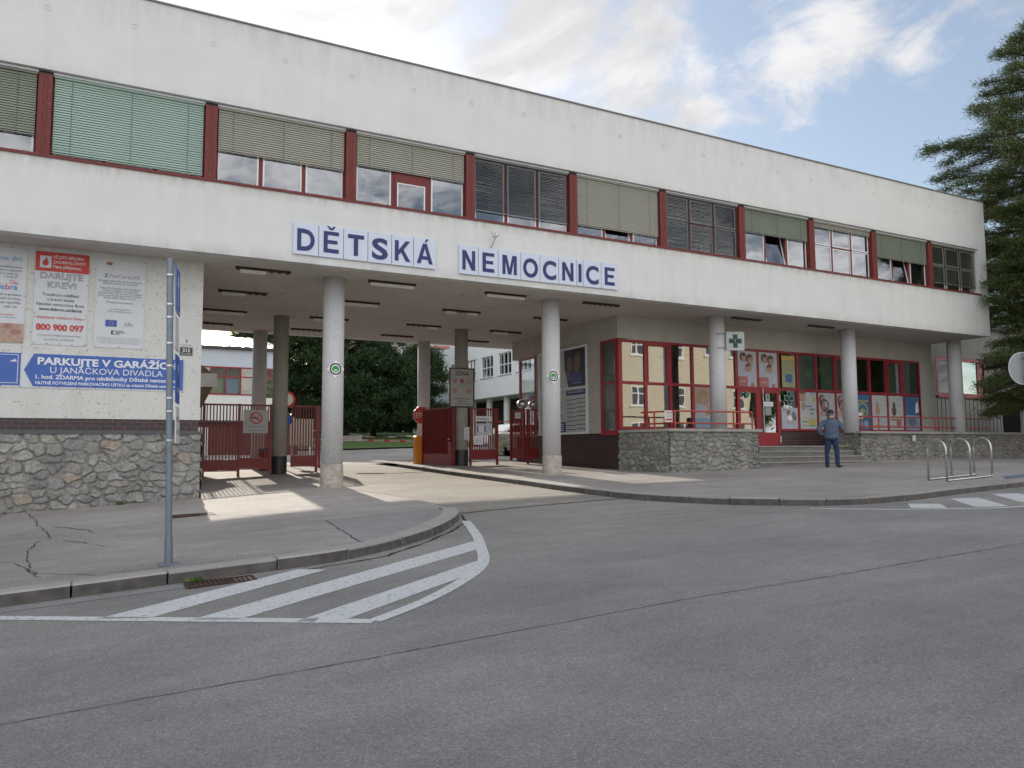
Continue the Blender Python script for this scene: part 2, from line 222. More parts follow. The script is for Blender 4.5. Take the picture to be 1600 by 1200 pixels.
# ------------------------------------------------------------------ mesh builder
class Fr:
    def __init__(s, o, u, v, n=None):
        s.o, s.u, s.v = Vector(o), Vector(u), Vector(v); s.n = Vector(n) if n is not None else s.u.cross(s.v)
    def p(s, a, b, c=0): return s.o + s.u*a + s.v*b + s.n*c
def front(y, x=0, z=0): return Fr((x, y, z), (1, 0, 0), (0, 0, 1), (0, -1, 0))
class MB:
    def __init__(s): s.v = []; s.f = []; s.mi = []; s.mats = []; s.cur = 0
    def m(s, mat):
        if mat not in s.mats: s.mats.append(mat)
        s.cur = s.mats.index(mat); return s
    def add(s, vs, fs):
        o = len(s.v); s.v += [tuple(v) for v in vs]; s.f += [tuple(i+o for i in f) for f in fs]; s.mi += [s.cur]*len(fs); return s
    def box(s, x0, x1, y0, y1, z0, z1): return s.rect(Fr((0, 0, 0), (1, 0, 0), (0, 1, 0), (0, 0, 1)), x0, y0, x1, y1, z0, z1)
    def rect(s, fr, a0, b0, a1, b1, c0=0, c1=.002):
        vs = [fr.p(a, b, c) for c in (c0, c1) for a, b in ((a0, b0), (a1, b0), (a1, b1), (a0, b1))]
        return s.add(vs, [(3, 2, 1, 0), (4, 5, 6, 7), (0, 1, 5, 4), (1, 2, 6, 5), (2, 3, 7, 6), (3, 0, 4, 7)])
    def poly(s, fr, pts, c0=0, c1=.002):
        n = len(pts); vs = [fr.p(a, b, c0) for a, b in pts] + [fr.p(a, b, c1) for a, b in pts]
        return s.add(vs, [tuple(range(n-1, -1, -1)), tuple(range(n, 2*n))] + [(i, (i+1) % n, n+(i+1) % n, n+i) for i in range(n)])
    def ell(s, fr, a, b, ra, rb, c0=0, c1=.002, n=20, rot=0):
        cr, sr = math.cos(rot), math.sin(rot)
        return s.poly(fr, [(a+ra*math.cos(t)*cr-rb*math.sin(t)*sr, b+ra*math.cos(t)*sr+rb*math.sin(t)*cr) for t in [2*math.pi*i/n for i in range(n)]], c0, c1)
    def ring(s, fr, a, b, r0, r1, c0=0, c1=.002, n=28):
        vs = []
        for c in (c0, c1):
            for r in (r0, r1): vs += [fr.p(a+r*math.cos(2*math.pi*i/n), b+r*math.sin(2*math.pi*i/n), c) for i in range(n)]
        fs = []
        for i in range(n):
            j = (i+1) % n; fs += [(2*n+i, 3*n+i, 3*n+j, 2*n+j), (i, j, n+j, n+i), (n+i, n+j, 3*n+j, 3*n+i), (i, 2*n+i, 2*n+j, j)]
        return s.add(vs, fs)
    def cyl(s, x, y, z0, z1, r0, r1=None, n=24, caps=True):
        r1 = r0 if r1 is None else r1
        return s.tube([(x, y, z0), (x, y, z1)], [r0, r1], n, caps)
    def tube(s, pts, r, n=10, caps=True):
        pts = [Vector(p) for p in pts]; rs = r if isinstance(r, (list, tuple)) else [r]*len(pts); vs = []; N = len(pts); ref = None
        for i, p in enumerate(pts):
            d = (pts[min(i+1, N-1)]-pts[max(i-1, 0)]).normalized()
            if ref is None: ref = Vector((0, 0, 1)) if abs(d.z) < .9 else Vector((1, 0, 0))
            a = d.cross(ref).normalized(); b = a.cross(d).normalized(); ref = b
            vs += [p+(a*math.cos(2*math.pi*k/n)+b*math.sin(2*math.pi*k/n))*rs[i] for k in range(n)]
        fs = [(i*n+k, i*n+(k+1) % n, (i+1)*n+(k+1) % n, (i+1)*n+k) for i in range(N-1) for k in range(n)]
        if caps: fs += [tuple(range(n-1, -1, -1)), tuple((N-1)*n+k for k in range(n))]
        return s.add(vs, fs)
    def sphere(s, c, r, n=12, sz=(1, 1, 1)):
        vs = []; fs = []
        for i in range(1, n):
            for k in range(2*n):
                t, p = math.pi*i/n, math.pi*k/n; vs.append((c[0]+r*sz[0]*math.sin(t)*math.cos(p), c[1]+r*sz[1]*math.sin(t)*math.sin(p), c[2]+r*sz[2]*math.cos(t)))
        vs += [(c[0], c[1], c[2]+r*sz[2]), (c[0], c[1], c[2]-r*sz[2])]; N = 2*n; a = len(vs)-2; b = a+1
        for i in range(n-2):
            for k in range(N): fs.append((i*N+k, (i+1)*N+k, (i+1)*N+(k+1) % N, i*N+(k+1) % N))
        for k in range(N): fs += [(a, k, (k+1) % N), (b, (n-2)*N+(k+1) % N, (n-2)*N+k)]
        return s.add(vs, fs)
    def text(s, fr, a, b, txt, size, c=.003, bold=0, align='CENTER', width=None, ext=.0012, shear=0, outline=False):
        """a, b = anchor (baseline) in the frame; width = fitted width"""
        cu = bpy.data.curves.new('t', 'FONT'); cu.body = txt; cu.size = 1; cu.offset = bold; cu.extrude = 0; cu.resolution_u = 4; cu.shear = shear
        if outline: cu.fill_mode = 'NONE'; cu.bevel_depth = .018; cu.bevel_resolution = 0
        ob = bpy.data.objects.new('t', cu); COL.objects.link(ob); bpy.context.view_layer.update()
        me = bpy.data.meshes.new_from_object(ob.evaluated_get(bpy.context.evaluated_depsgraph_get()))
        co = np.empty(len(me.vertices)*3); me.vertices.foreach_get('co', co); co = co.reshape(-1, 3)
        fs = [tuple(p.vertices) for p in me.polygons]
        bpy.data.objects.remove(ob); bpy.data.curves.remove(cu); bpy.data.meshes.remove(me)
        if not len(co): return s
        w = co[:, 0].max()-co[:, 0].min(); kx = size
        if width: kx = width/w
        x = (co[:, 0]-co[:, 0].min())*kx; W_ = w*kx; x += {'CENTER': -W_/2, 'LEFT': 0, 'RIGHT': -W_}[align]
        return s.add([fr.p(a+x[i], b+co[i, 1]*size, c+co[i, 2]*size) for i in range(len(co))], fs)
    def build(s, name, mat=None, parent=None, smooth=False, kind=None, bevel=0):
        me = bpy.data.meshes.new(name)
        off = wloc(parent) if parent else Vector((0, 0, 0))
        me.from_pydata([(v[0]-off.x, v[1]-off.y, v[2]-off.z) for v in s.v], [], s.f)
        if mat is not None and not s.mats: me.materials.append(mat)
        else:
            for q in s.mats: me.materials.append(q)
            me.polygons.foreach_set('material_index', s.mi)
        if smooth: me.polygons.foreach_set('use_smooth', [True]*len(me.polygons))
        me.update(); ob = bpy.data.objects.new(name, me); COL.objects.link(ob)
        if parent: ob.parent = parent
        if kind: ob['kind'] = kind
        if bevel:
            bm = bmesh.new(); bm.from_mesh(me); bmesh.ops.bevel(bm, geom=[e for e in bm.edges if e.calc_length() > bevel*3], offset=bevel, segments=1, affect='EDGES'); bm.to_mesh(me); bm.free()
        return ob
def wloc(o):
    v = Vector((0, 0, 0))
    while o is not None: v += Vector(o.location); o = o.parent
    return v
def thing(name, label, cat, loc=(0, 0, 0), group=None):
    o = bpy.data.objects.new(name, None); COL.objects.link(o); o.location = loc; o.empty_display_size = .1
    return tag(o, label, cat, group)
def tag(o, label=None, cat=None, group=None):
    if label: o['label'] = label
    if cat: o['category'] = cat
    if group: o['group'] = group
    return o
def copy_tree(o, parent=None):
    c = o.copy(); COL.objects.link(c); c.parent = parent
    for ch in list(o.children): copy_tree(ch, c)
    return c
# ------------------------------------------------------------------ ground heights
XS = [-60, -14, -1.5, 2, 4.9, 10.8, 14, 17.5, 23.5, 30, 60, 200]; ZS = [-1.2, -.15, .434, .619, .757, .915, .945, 1.035, 1.16, 1.21, 1.3, 1.4]
def Gz(x, y): return float(np.interp(x, XS, ZS)+.027*(y-1))
def Dz(x, y):
    d2 = np.interp(x, [6, 8.5], [.01, .12]); t = np.clip((y+4)/3, 0, 1); return float(.12*(1-t)+d2*t)
def Rz(x, y): return Gz(x, y)-Dz(x, y)
def sheet(name, pts, zf, off, mat, kind='structure', parent=None, step=None):
    bm = bmesh.new(); vs = [bm.verts.new((x, y, 0)) for x, y in pts]; bm.faces.new(vs)
    xs = [p[0] for p in pts]; ys = [p[1] for p in pts]
    cuts = [(k, 0) for k in XS+[6, 8.5]] + [(k, 1) for k in (-4, -1)]
    if max(ys) > -4 and min(ys) < -1: cuts += [(k, 0) for k in (6.5, 7, 7.5, 8)] + [(k, 1) for k in (-3.25, -2.5, -1.75)]
    for k, ax in cuts:
        if (min(xs) < k < max(xs)) if ax == 0 else (min(ys) < k < max(ys)):
            bmesh.ops.bisect_plane(bm, geom=bm.verts[:]+bm.edges[:]+bm.faces[:], plane_co=(k, k, 0), plane_no=(1-ax, ax, 0))
    bmesh.ops.triangulate(bm, faces=bm.faces[:])
    for v in bm.verts: v.co.z = zf(v.co.x, v.co.y)+off
    bmesh.ops.recalc_face_normals(bm, faces=bm.faces[:])
    if bm.faces and sum(f.normal.z for f in bm.faces) < 0: bmesh.ops.reverse_faces(bm, faces=bm.faces[:])
    me = bpy.data.meshes.new(name); bm.to_mesh(me); bm.free(); me.materials.append(mat)
    me.polygons.foreach_set('use_smooth', [True]*len(me.polygons))
    o = bpy.data.objects.new(name, me); COL.objects.link(o)
    if kind: o['kind'] = kind
    if parent: o.parent = parent
    return o
def strip(mb, pts, w, zf, off, jit=0, taper=False):
    """flat ribbon following pts, width w"""
    P = []
    for (a, b) in zip(pts[:-1], pts[1:]):
        n = max(1, int(math.dist(a, b)/(.12 if jit else .5)))
        P += [(a[0]+(b[0]-a[0])*i/n, a[1]+(b[1]-a[1])*i/n) for i in range(n)]
    P.append(pts[-1])
    if jit: P = [(x+random.uniform(-jit, jit), y+random.uniform(-jit, jit)) for x, y in P]
    vs = []
    for i, p in enumerate(P):
        a, b = P[max(0, i-1)], P[min(len(P)-1, i+1)]; dx, dy = b[0]-a[0], b[1]-a[1]; L = math.hypot(dx, dy) or 1
        ww = w*(random.uniform(.4, 1.3) if jit else 1)*(.25 if taper and i in (0, len(P)-1) else 1)/2
        for s in (1, -1): x, y = p[0]-dy/L*ww*s, p[1]+dx/L*ww*s; vs.append((x, y, zf(x, y)+off))
    mb.add(vs, [(2*i+1, 2*i+3, 2*i+2, 2*i) for i in range(len(P)-1)])
# ------------------------------------------------------------------ ground, road, pavements
BY = 11.0     # back of the building
sheet('road', [(-200, -140), (200, -140), (200, 13), (-200, 13)], Rz, 0, road_m)
sheet('yard', [(-200, 13), (200, 13), (200, 200), (-200, 200)], Rz, 0, yard_m)
def smooth(pts, n=4):
    out = []
    for i in range(len(pts)-1):
        p0, p1, p2, p3 = pts[max(i-1, 0)], pts[i], pts[i+1], pts[min(i+2, len(pts)-1)]
        for k in range(n):
            t = k/n; out.append(tuple(.5*((2*p1[j])+(-p0[j]+p2[j])*t+(2*p0[j]-5*p1[j]+4*p2[j]-p3[j])*t*t+(-p0[j]+3*p1[j]-3*p2[j]+p3[j])*t**3) for j in (0, 1)))
    return out+[pts[-1]]
KL = smooth([(-14, -7.9), (-5, -7.85), (-.7, -7.8), (.75, -7.74), (2.2, -7.7), (2.9, -7.52), (3.6, -7.12), (4.42, -6.42), (5.1, -5.5), (5.42, -4.85), (5.44, -4.55)])
KR = smooth([(9.63, 9.8), (9.38, 4.6), (9.36, 1), (9.26, -1.4), (9.28, -3.37), (9.5, -4.7), (9.95, -5.75), (10.5, -6.5), (11.14, -7.0), (12.0, -7.3), (13.1, -7.32), (15.2, -7.1), (18.3, -6.84), (30, -6.3), (80, -4)])
sheet('pavement', KL+[(5.45, -3.14), (5.1, .27), (5.4, 6), (5.6, 13), (-14, 13)], Gz, 0, walk_m)
sheet('pavement', KR+[(80, 3), (13.96, 3), (13.96, 13), (9.63, 13)], Gz, .002, walk_m)
sheet('driveway', [(5.45, -3.14), (5.44, -4.55), (6.4, -4.35), (7.8, -4.2), (9.27, -4.1), (9.25, -1.4), (9.35, 1), (9.37, 4.6), (9.62, 9.8), (9.62, 13), (5.6, 13), (5.4, 6), (5.1, .27)], Rz, .012, drive_m)
sheet('pavement_patch', [(3.22, -4.68), (3.03, -7.2), (3.45, -7.0), (4.3, -6.3), (4.95, -5.3), (5.2, -4.66)], Gz, .005, patch_m)
def kerb(line, w, z_up, name):
    mb = MB(); acc = 0; k = 0; seg = [line[0]]; L0 = 0
    blocks = []
    for a, b in zip(line[:-1], line[1:]):
        seg.append(b); L0 += math.dist(a, b)
        if L0 > (.62+.3*random.random()): blocks.append(seg); seg = [b]; L0 = 0
    if len(seg) > 1: blocks.append(seg)
    for bl in blocks:
        j = random.uniform(-.009, .009); n = len(bl); ps = []
        for i, p in enumerate(bl):
            a, b = bl[max(0, i-1)], bl[min(n-1, i+1)]; dx, dy = b[0]-a[0], b[1]-a[1]; L = math.hypot(dx, dy)
            q = Vector(p)
            if i == 0: q += Vector((dx, dy))/L*.011
            if i == n-1: q -= Vector((dx, dy))/L*.011
            nx, ny = -dy/L*w, dx/L*w
            z = Gz(q.x, q.y)+z_up+j
            ps += [(q.x+.015*nx/w, q.y+.015*ny/w, z), (q.x+nx, q.y+ny, z), (q.x+nx, q.y+ny, z-.4), (q.x, q.y, z-.4), (q.x, q.y, z-.02)]
        fs = [tuple(range(4, -1, -1)), tuple(5*(n-1)+i for i in range(5))]
        for i in range(n-1):
            for e in range(5): e2 = (e+1) % 5; fs.append((i*5+e, i*5+e2, (i+1)*5+e2, (i+1)*5+e))
        mb.m(granite).add(ps, [q for j_, q in enumerate(fs) if j_ < 2 or (j_-2) % 5 in (0, 4)]); mb.m(M('kerb_face_dirt', (.13, .12, .11), .9, var=.5, scale=6, bump=.6)).add(ps, [q for j_, q in enumerate(fs) if not (j_ < 2 or (j_-2) % 5 in (0, 4))])
    o = mb.build(name, kind='structure')
kerb(KL, .26, .012, 'kerb'); kerb([p for p in KR if p[0] < 40], .26, .012, 'kerb')
g = MB(); strip(g, [(-6, -8.06), (.9, -7.95)], .2, Rz, .004); g.build('gutter', patch_m, kind='structure')
# road markings
mk = MB(); OFF = .004
def pol(pts):
    o = sheet('road_marking', pts, Rz, OFF, paint_m)
LW = .125
line = smooth([(2.1, -10.52), (2.8, -10.05), (3.58, -9.3), (4.02, -8.66), (4.42, -7.75), (4.75, -6.95), (5.28, -5.45)], 5)
strip(mk, [(-14, -6.6-.0), (-.7, -8.3), (2.1, -10.52)], .13, Rz, OFF); mk.build('road_marking', paint_m, kind='structure')
mk = MB(); strip(mk, line, .14, Rz, OFF+.002); mk.build('road_marking', paint_m, kind='structure')
pol([(.09, -8.93), (.49, -9.2), (2.36, -8.06), (2.1, -7.82)])
pol([(.8, -9.5), (1.15, -9.76), (4.26, -7.98), (4.54, -7.36)])
pol([(1.55, -10.13), (1.86, -10.36), (3.75, -9.17), (4.0, -8.63)])
mk = MB(); strip(mk, [(11.4, -6.62+-.9), (12.6, -8.2), (14.3, -8.93), (17, -9.0), (24, -8.8), (60, -7)], .11, Rz, OFF)
mk = MB(); strip(mk, smooth([(10.9, -7.35), (11.8, -8.05), (12.9, -8.55), (14.4, -8.95), (17.5, -8.9), (30, -8.4), (70, -6.5)]), .11, Rz, OFF); mk.build('road_marking', paint_m, kind='structure')
for k in range(9):
    d = k*1.45; a = .03*d
    if k == 0: pol([(12.45, -8.16), (12.95, -8.5), (13.6, -7.95), (13.1, -7.65)])
    else: pol([(13.55-1.4+d, -8.62+a), (14.15-1.4+d, -8.85+a), (15.15-1.4+d, -7.72+a), (14.6-1.4+d, -7.5+a)])
cr = MB()
for pts in ([(-1.07, .9), (-.84, -.7), (-.78, -1.58), (-.6, -2.66), (-.49, -3.79)], [(-.61, -3.82), (-.67, -4.63), (-.69, -5.2), (-.58, -6.4), (-.45, -7.14)], [(-1.37, .9), (-1.6, -.5), (-2.2, -2)],
            [(-.54, -2.09), (.01, -3.14), (.1, -3.6)], [(3.22, -4.68), (3.03, -7.2)], [(-.3, -4.1), (.1, -4.9), (.2, -5.2)]):
    strip(cr, pts, .014, Gz, .006, jit=.028, taper=True)
for pts in ([(-.54, -2.09), (.01, -3.1), (.44, -3.29), (1.13, -2.82), (1.5, -2.6)], [(-1.4, -5.2), (-.78, -5.76), (-.47, -6.8), (.08, -7.35), (.5, -7.3), (1.04, -7.36), (1.72, -7.4), (2.25, -7.32)], [(1.76, -2.71), (2.5, -3.2), (3.3, -3.6), (5.2, -4.2)],
            [(2.5, -4.2), (3.22, -4.68), (5.2, -4.66)], [(5.1, .27), (5.35, -1.7), (5.45, -3.2), (5.4, -4.5)], [(2, .3), (3.2, .7), (4.6, .6)], [(11.2, 1.8), (11.5, -1.5), (11.2, -2.4)], [(12, -3), (14.5, -3.6), (17, -3.1)]):
    strip(cr, pts, .011, Gz, .006, jit=.014, taper=True)
cr.build('pavement_crack', crack_m, kind='structure')
cr = MB()
sm_ = MB(); strip(sm_, [(-8, -11.2), (-.41, -11.37), (1.86, -11.46), (4.12, -11.45), (6.47, -11.46), (12, -11.3), (40, -10.4)], .022, Rz, .003, jit=.008); sm_.build('road_seam', M('road_seam', (.13, .125, .12), .9, var=.4, scale=9, spots=((.2, .195, .19), 5, .5, .9)), kind='structure')
strip(cr, [(5.6, -2.4), (7, -2.6), (9.2, -2.2)], .012, Rz, .016, jit=.012); strip(cr, [(5.4, 4.9), (7.5, 5.2), (9.3, 4.7)], .014, Rz, .016, jit=.01)
strip(cr, [(2.2, -7.9), (3.1, -7.72), (3.9, -7.1), (4.7, -6.3), (5.3, -5.4), (5.55, -4.7)], .05, Rz, .003, jit=.02)
cr.build('road_crack', crack_m, kind='structure')
def drain(x, y, w, d, zf, rot, label):
    t = thing('drain_cover', label, 'drain cover', (x, y, zf(x, y)+.004))
    fr = Fr((x, y, zf(x, y)+.006), (math.cos(rot), math.sin(rot), .03), (-math.sin(rot), math.cos(rot), .027), (0, 0, 1))
    b = MB()
    for a0, b0, a1, b1 in ((-w/2, -d/2, w/2, -d/2+.03), (-w/2, d/2-.03, w/2, d/2), (-w/2, -d/2+.031, -w/2+.03, d/2-.031), (w/2-.03, -d/2+.031, w/2, d/2-.031)): b.rect(fr, a0, b0, a1, b1, 0, .01)
    b.build('frame', rust, t)
    b = MB(); n = int(w/.05)
    for i in range(n): b.rect(fr, -w/2+.04+i*(w-.08)/n, -d/2+.032, -w/2+.04+(i+.5)*(w-.08)/n, d/2-.032, -.002, .006)
    b.build('grate', rust, t); MB().rect(fr, -w/2+.005, -d/2+.005, w/2-.005, d/2-.005, -.006, -.003).build('pit', black, t)
rust = M('rusty_iron', (.10, .055, .035), .8, .3, var=.4, scale=15)
drain(1.55, -2.35, .75, .35, Gz, .03, 'long rusty drain grate in the pavement behind the sign pole')
drain(1.25, -7.98, .7, .3, Rz, .02, 'rusty gutter grate at the kerb below the sign pole')
# ------------------------------------------------------------------ hospital building
ZS0, ZR = 5.684, 10.77     # soffit, roof edge
ZB, ZT = 7.2235, 8.92      # window band
X1 = 29.2; XL = -26
hosp = thing('hospital_building', 'long white hospital wing raised on round columns, with a band of red framed windows', 'building', (8, 0, 0))
w = MB()
w.box(XL, X1, 0, .3, ZS0, ZB)                      # lower band
w.box(XL, X1, 0, .3, ZT, ZR)                       # upper band
w.box(28.72, X1, .001, .3, ZB, ZT)                 # end pier
w.box(X1-.3, X1-.002, .3, BY, ZS0, ZR)             # end wall
w.box(XL, X1-.3, BY-.3, BY, ZS0, ZR)               # back wall
w.build('wall', plaster, hosp)
MB().box(XL, X1+.03, -.035, BY+.03, ZR, ZR+.03).build('roof', M('roof_edge_metal', (.22, .215, .21), .5, .4, var=.2), hosp)
MB().box(XL, X1-.3, .301, BY-.301, ZS0+.001, ZS0+.25).build('soffit', soffit_m, hosp)
b = MB(); b.box(XL, X1-.3, 2.4, 2.5, ZS0+.26, ZR-.02)
for i in range(-6, 10): b.box(-1.034+3*i-.05, -1.034+3*i+.05, .45, 2.39, ZS0+.26, ZR-.02)
b.build('room_wall', room_m, hosp)
MB().box(XL, 28.75, -.03, .22, ZB-.035, ZB+.02).build('window_sill', redwood, hosp)
MB().box(XL, 28.72, .12, .3, ZT-.07, ZT-.001).build('window_lintel', darkmet, hosp)
for i in range(-8, 10):
    x = -1.034+3*i
    b = MB(); b.box(x-.115, x+.115, .06, .3, ZB+.02, ZT-.07)
    b.rect(front(.059), x-.035, ZB+.03, x-.025, ZT-.08, 0, .006).rect(front(.059), x+.025, ZB+.03, x+.035, ZT-.08, 0, .006)
    b.build('window_post', redwood, hosp)
for x in [-2.55+1.5*k for k in range(22)]:
    if x > 28: break
    j = MB(); fr = front(-.001, x, 10.155+random.uniform(-.015, .015)); 
    j.rect(fr, -.05, -.05, .05, -.04, 0, .006).rect(fr, -.05, .04, .05, .05, 0, .006).rect(fr, -.05, -.039, -.04, .039, 0, .006).rect(fr, .04, -.039, .05, .039, 0, .006).rect(fr, -.02, -.012, .022, .012, 0, .004)
    j.build('wall_anchor', plaster, hosp)
# --- windows: frame + sashes + panes (+ blind)
def window(i, blind=None, bot=None, mat=None, op=False, tilt=0, mid=None, full=1):
    xa, xb = -1.034+3*i+.115, -1.034+3*i+3-.115
    if i == 9: xb = 28.72
    root = MB(); z0, z1 = ZB+.02, ZT-.07
    n = 3; w = (xb-xa)/n; pz = []
    for k in range(n+1):
        xx = xa+k*w; hw = .045 if 0 < k < n else .03
        root.box(max(xa, xx-hw), min(xb, xx+hw), .2, .28, z0, z1)
    root.box(xa+.03, xb-.03, .201, .279, z0, z0+.035); root.box(xa+.03, xb-.03, .201, .279, z1-.04, z1)
    if mid is not None:
        for k in mid: root.box(xa+k*w+.045, xa+(k+1)*w-.045, .203, .277, z0+.84, z0+.9)
    win = root.build('window', redwood, hosp)
    fr = front(.2)
    sash = MB(); pane = MB()
    for k in range(n):
        a, c = xa+k*w+.045, xa+(k+1)*w-.045
        segs = [(z0+.035, z1-.04)]
        if mid is not None and k in mid: segs = [(z0+.035, z0+.84), (z0+.9, z1-.04)]
        elif i in (7, 9, 5): segs = [(z0+.035, z0+.87), (z0+.895, z1-.04)]
        for (p, q) in segs:
            s = .036; y0 = 0.012
            inner = (i == 2 and k == 1)
            if inner:   # smaller casement in a wide red surround
                sr = MB(); 
                sr.rect(fr, a, p, a+.06, q, .001, .02).rect(fr, c-.06, p, c, q, .001, .02).rect(fr, a+.061, p+.62, c-.061, q, .001, .02); sr.build('sash_surround', redwood, win)
                a += .062; c -= .062; q = p+.62
            fo = fr
            if (i, k) in ((6, 1), (8, 1), (4, 1)) and not (mid is not None and k in mid and p > z0+.5):   # tilted open inwards
                th = .2; fo = Fr((a, .2, p), (1, 0, 0), (0, math.sin(th), math.cos(th)), (0, -math.cos(th), math.sin(th)))
                A, C_, P, Q_ = 0, c-a, 0, q-p
            else: A, C_, P, Q_ = a, c, p, q
            sash.rect(fo, A, P, A+s, Q_, -.01, y0).rect(fo, C_-s, P, C_, Q_, -.01, y0).rect(fo, A+s, P, C_-s, P+s, -.01, y0).rect(fo, A+s, Q_-s, C_-s, Q_, -.01, y0)
            pane.rect(fo, A+s, P+s, C_-s, Q_-s, -.004, -.001)
    sash.build('sash', white, win); pane.build('pane', glass, win)
    if blind is not None:
        y = .14; b = MB().m(mat); zt = z1+.03
        b.box(xa+.02, xb-.02, y-.03, y+.02, zt-.05, zt-.012)
        pitch = .0425 if op else .05; N = int((zt-.06-bot)/pitch)
        th = .35 if op else 1.08; hw = .024 if op else .036
        for k in range(N):
            zc = zt-.08-k*pitch; sag = random.uniform(-.002, .002); tl = tilt*(k/N)**3
            dy, dz = hw*math.cos(th), hw*math.sin(th); tt = .0016
            xa2, xb2 = xa+.035, xb-.035; za, zb_ = zc+sag, zc+random.uniform(-.002, .002)-tl
            vs = []
            for (x, z) in ((xa2, za), (xb2, zb_)):
                vs += [(x, y-dy, z-dz), (x, y+dy*.0-.006, z+.003), (x, y+dy, z+dz), (x, y+dy, z+dz-tt), (x, y-.006, z-tt), (x, y-dy, z-dz-tt)]
            b.add(vs, [(0, 1, 7, 6), (1, 2, 8, 7), (2, 3, 9, 8), (3, 4, 10, 9), (4, 5, 11, 10), (5, 0, 6, 11)])
        zb2 = zt-.08-N*pitch
        b.add([(xa+.03, y-.012, zb2-.02), (xb-.03, y-.012, zb2-.02-tilt), (xb-.03, y+.012, zb2-.02-tilt), (xa+.03, y+.012, zb2-.02), (xa+.03, y-.012, zb2), (xb-.03, y-.012, zb2-tilt), (xb-.03, y+.012, zb2-tilt), (xa+.03, y+.012, zb2)],
              [(3, 2, 1, 0), (4, 5, 6, 7), (0, 1, 5, 4), (1, 2, 6, 5), (2, 3, 7, 6), (3, 0, 4, 7)])
        b.m(darkmet)
        for f in (.12, .5, .88): x = xa+(xb-xa)*f; b.box(x-.003, x+.003, y-.03, y-.027, zb2, zt-.05)
        b.build('blind', parent=win)
        MB().box(xa+.01, xb-.01, .085, .11, z1+.022, z1+.062).build('blind_box', white, win)
window(-4, 1, 7.8, beigeb); window(-3, 1, 7.9, beigeb); window(-2, 1, 7.5, olive); window(-1, 1, 7.62, dirtyb)
window(0, 1, 7.34, mint); window(1, 1, 7.955, beigeb); window(2, 1, 8.145, beigeb, mid=None)
window(3, 1, 7.53, greyb, op=True, tilt=.0); window(4, 1, 7.54, beigeb); window(5, 1, 7.27, greyb, op=True, mid=[1])
window(6, 1, 8.13, olive); window(7, 1, 8.69, beigeb, mid=[1]); window(8, 1, 8.02, olive); window(9, 1, 7.47, olive, op=True, mid=[1])
# --- blocks under the raised storey
lw = MB().m(plaster_low); lw.box(XL, 2.0, 1.0, BY, 2.27, ZS0); lw.build('wall', parent=hosp)
MB().box(XL, 1.985, 1.012, BY-.02, 2.03, 2.268).build('brick_course', bk_x, hosp)
MB().box(XL, 2.06, .86, BY-.01, 1.955, 2.028).build('ledge', M('slate_ledge', (.09, .095, .10), .6, var=.25, scale=6), hosp)
sw = MB().m(beam_m)
sw.box(13.96, 14.3, 2.345, 9.1, 4.975, ZS0)              # beam over the passage wall
sw.box(14.301, X1, 2.346, 2.6, 4.955, ZS0)               # beam over the shop front
sw.box(13.962, 14.3, 3.27, 7.3, 2.1, 4.974)              # pier behind the notice case
sw.box(28.36, X1+.1, 2.34, 2.7, 1.6, 4.95)               # end pier
sw.box(28.0, X1, 2.7, 6, 1.6, ZS0)
sw.build('wall', parent=hosp)
MB().box(14.02, 14.4, 2.36, 8.9, .6, 2.085).build('brick_plinth', bk_y, hosp)
MB().box(20.72, 28.35, 2.36, 2.6, 1.4, 2.185).build('brick_plinth', bk_x, hosp)
MB().box(14.31, 28, 2.41, 5.9, 1.5, 1.66).build('shop_floor', M('shop_floor_tile', (.22, .2, .18), .5), hosp)
b = MB().m(M('shop_interior_green', (.34, .40, .34), .8, var=.5, scale=1.5)); b.box(14.31, 28, 5.9, 6.0, 1.4, ZS0); b.box(14.35, 28, 2.62, 5.9, 4.98, 5.1)
for x in (17, 18.6, 20.9, 23.5, 26): b.box(x, x+.1, 3.8, 5.85, 1.7, 4.0)
b.build('shop_interior', parent=hosp)
shelf_cols = [M('box_%s' % n, c, .6) for n, c in (('green', (.08, .3, .12)), ('white', (.6, .6, .58)), ('yellow', (.5, .4, .1)), ('blue', (.08, .15, .4)), ('red', (.4, .05, .05)))]
b = MB()
for x0 in np.arange(18.9, 20.6, .15):
    for z0 in (1.75, 2.15, 2.55, 2.95, 3.35):
        b.m(random.choice(shelf_cols)).box(x0, x0+.13, 4.9, 5.1, z0, z0+random.uniform(.15, .3))
b.build('shelf_goods', parent=hosp)
# columns
CX = [4.94+6*k for k in range(5)]
for k, x in enumerate(CX):
    zb = Gz(x, 1.26) if k < 2 else 2.12
    c = MB().cyl(x, 1.26, (zb+.5) if k < 2 else zb, ZS0+.0005, .248, n=40).build('column', colm, hosp, smooth=False)
    if k < 2:
        q = MB(); n = 40; vs = []
        for z in (-.1, .15, .3, .42, .52): vs += [(x+(.262+.006*math.sin(5*t+z*9)+random.uniform(-.004, .004))*math.cos(t), 1.26+(.262+.006*math.sin(5*t+z*9))*math.sin(t), zb+z+(random.uniform(-.015, .015) if z > .4 else 0)) for t in [2*math.pi*i/n for i in range(n)]]
        q.add(vs, [(r*n+i, r*n+(i+1) % n, (r+1)*n+(i+1) % n, (r+1)*n+i) for r in range(4) for i in range(n)]+[tuple(4*n+i for i in range(n))])
        q.build('column_base', concrete, c)
for x in CX[:2]:
    zb = Gz(x, 7.15)
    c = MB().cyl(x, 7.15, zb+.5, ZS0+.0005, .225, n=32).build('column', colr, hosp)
    MB().cyl(x, 7.15, zb-.2, zb+.52, .235, n=32).build('column_base', bk_s, c)
    MB().cyl(x, 10.55, zb-.1, ZS0+.0005, .235, n=32).build('column', colm, hosp)
for ob in hosp.children:
    if ob.name.startswith('column'):
        for p in ob.data.polygons: p.use_smooth = len(p.vertices) == 4
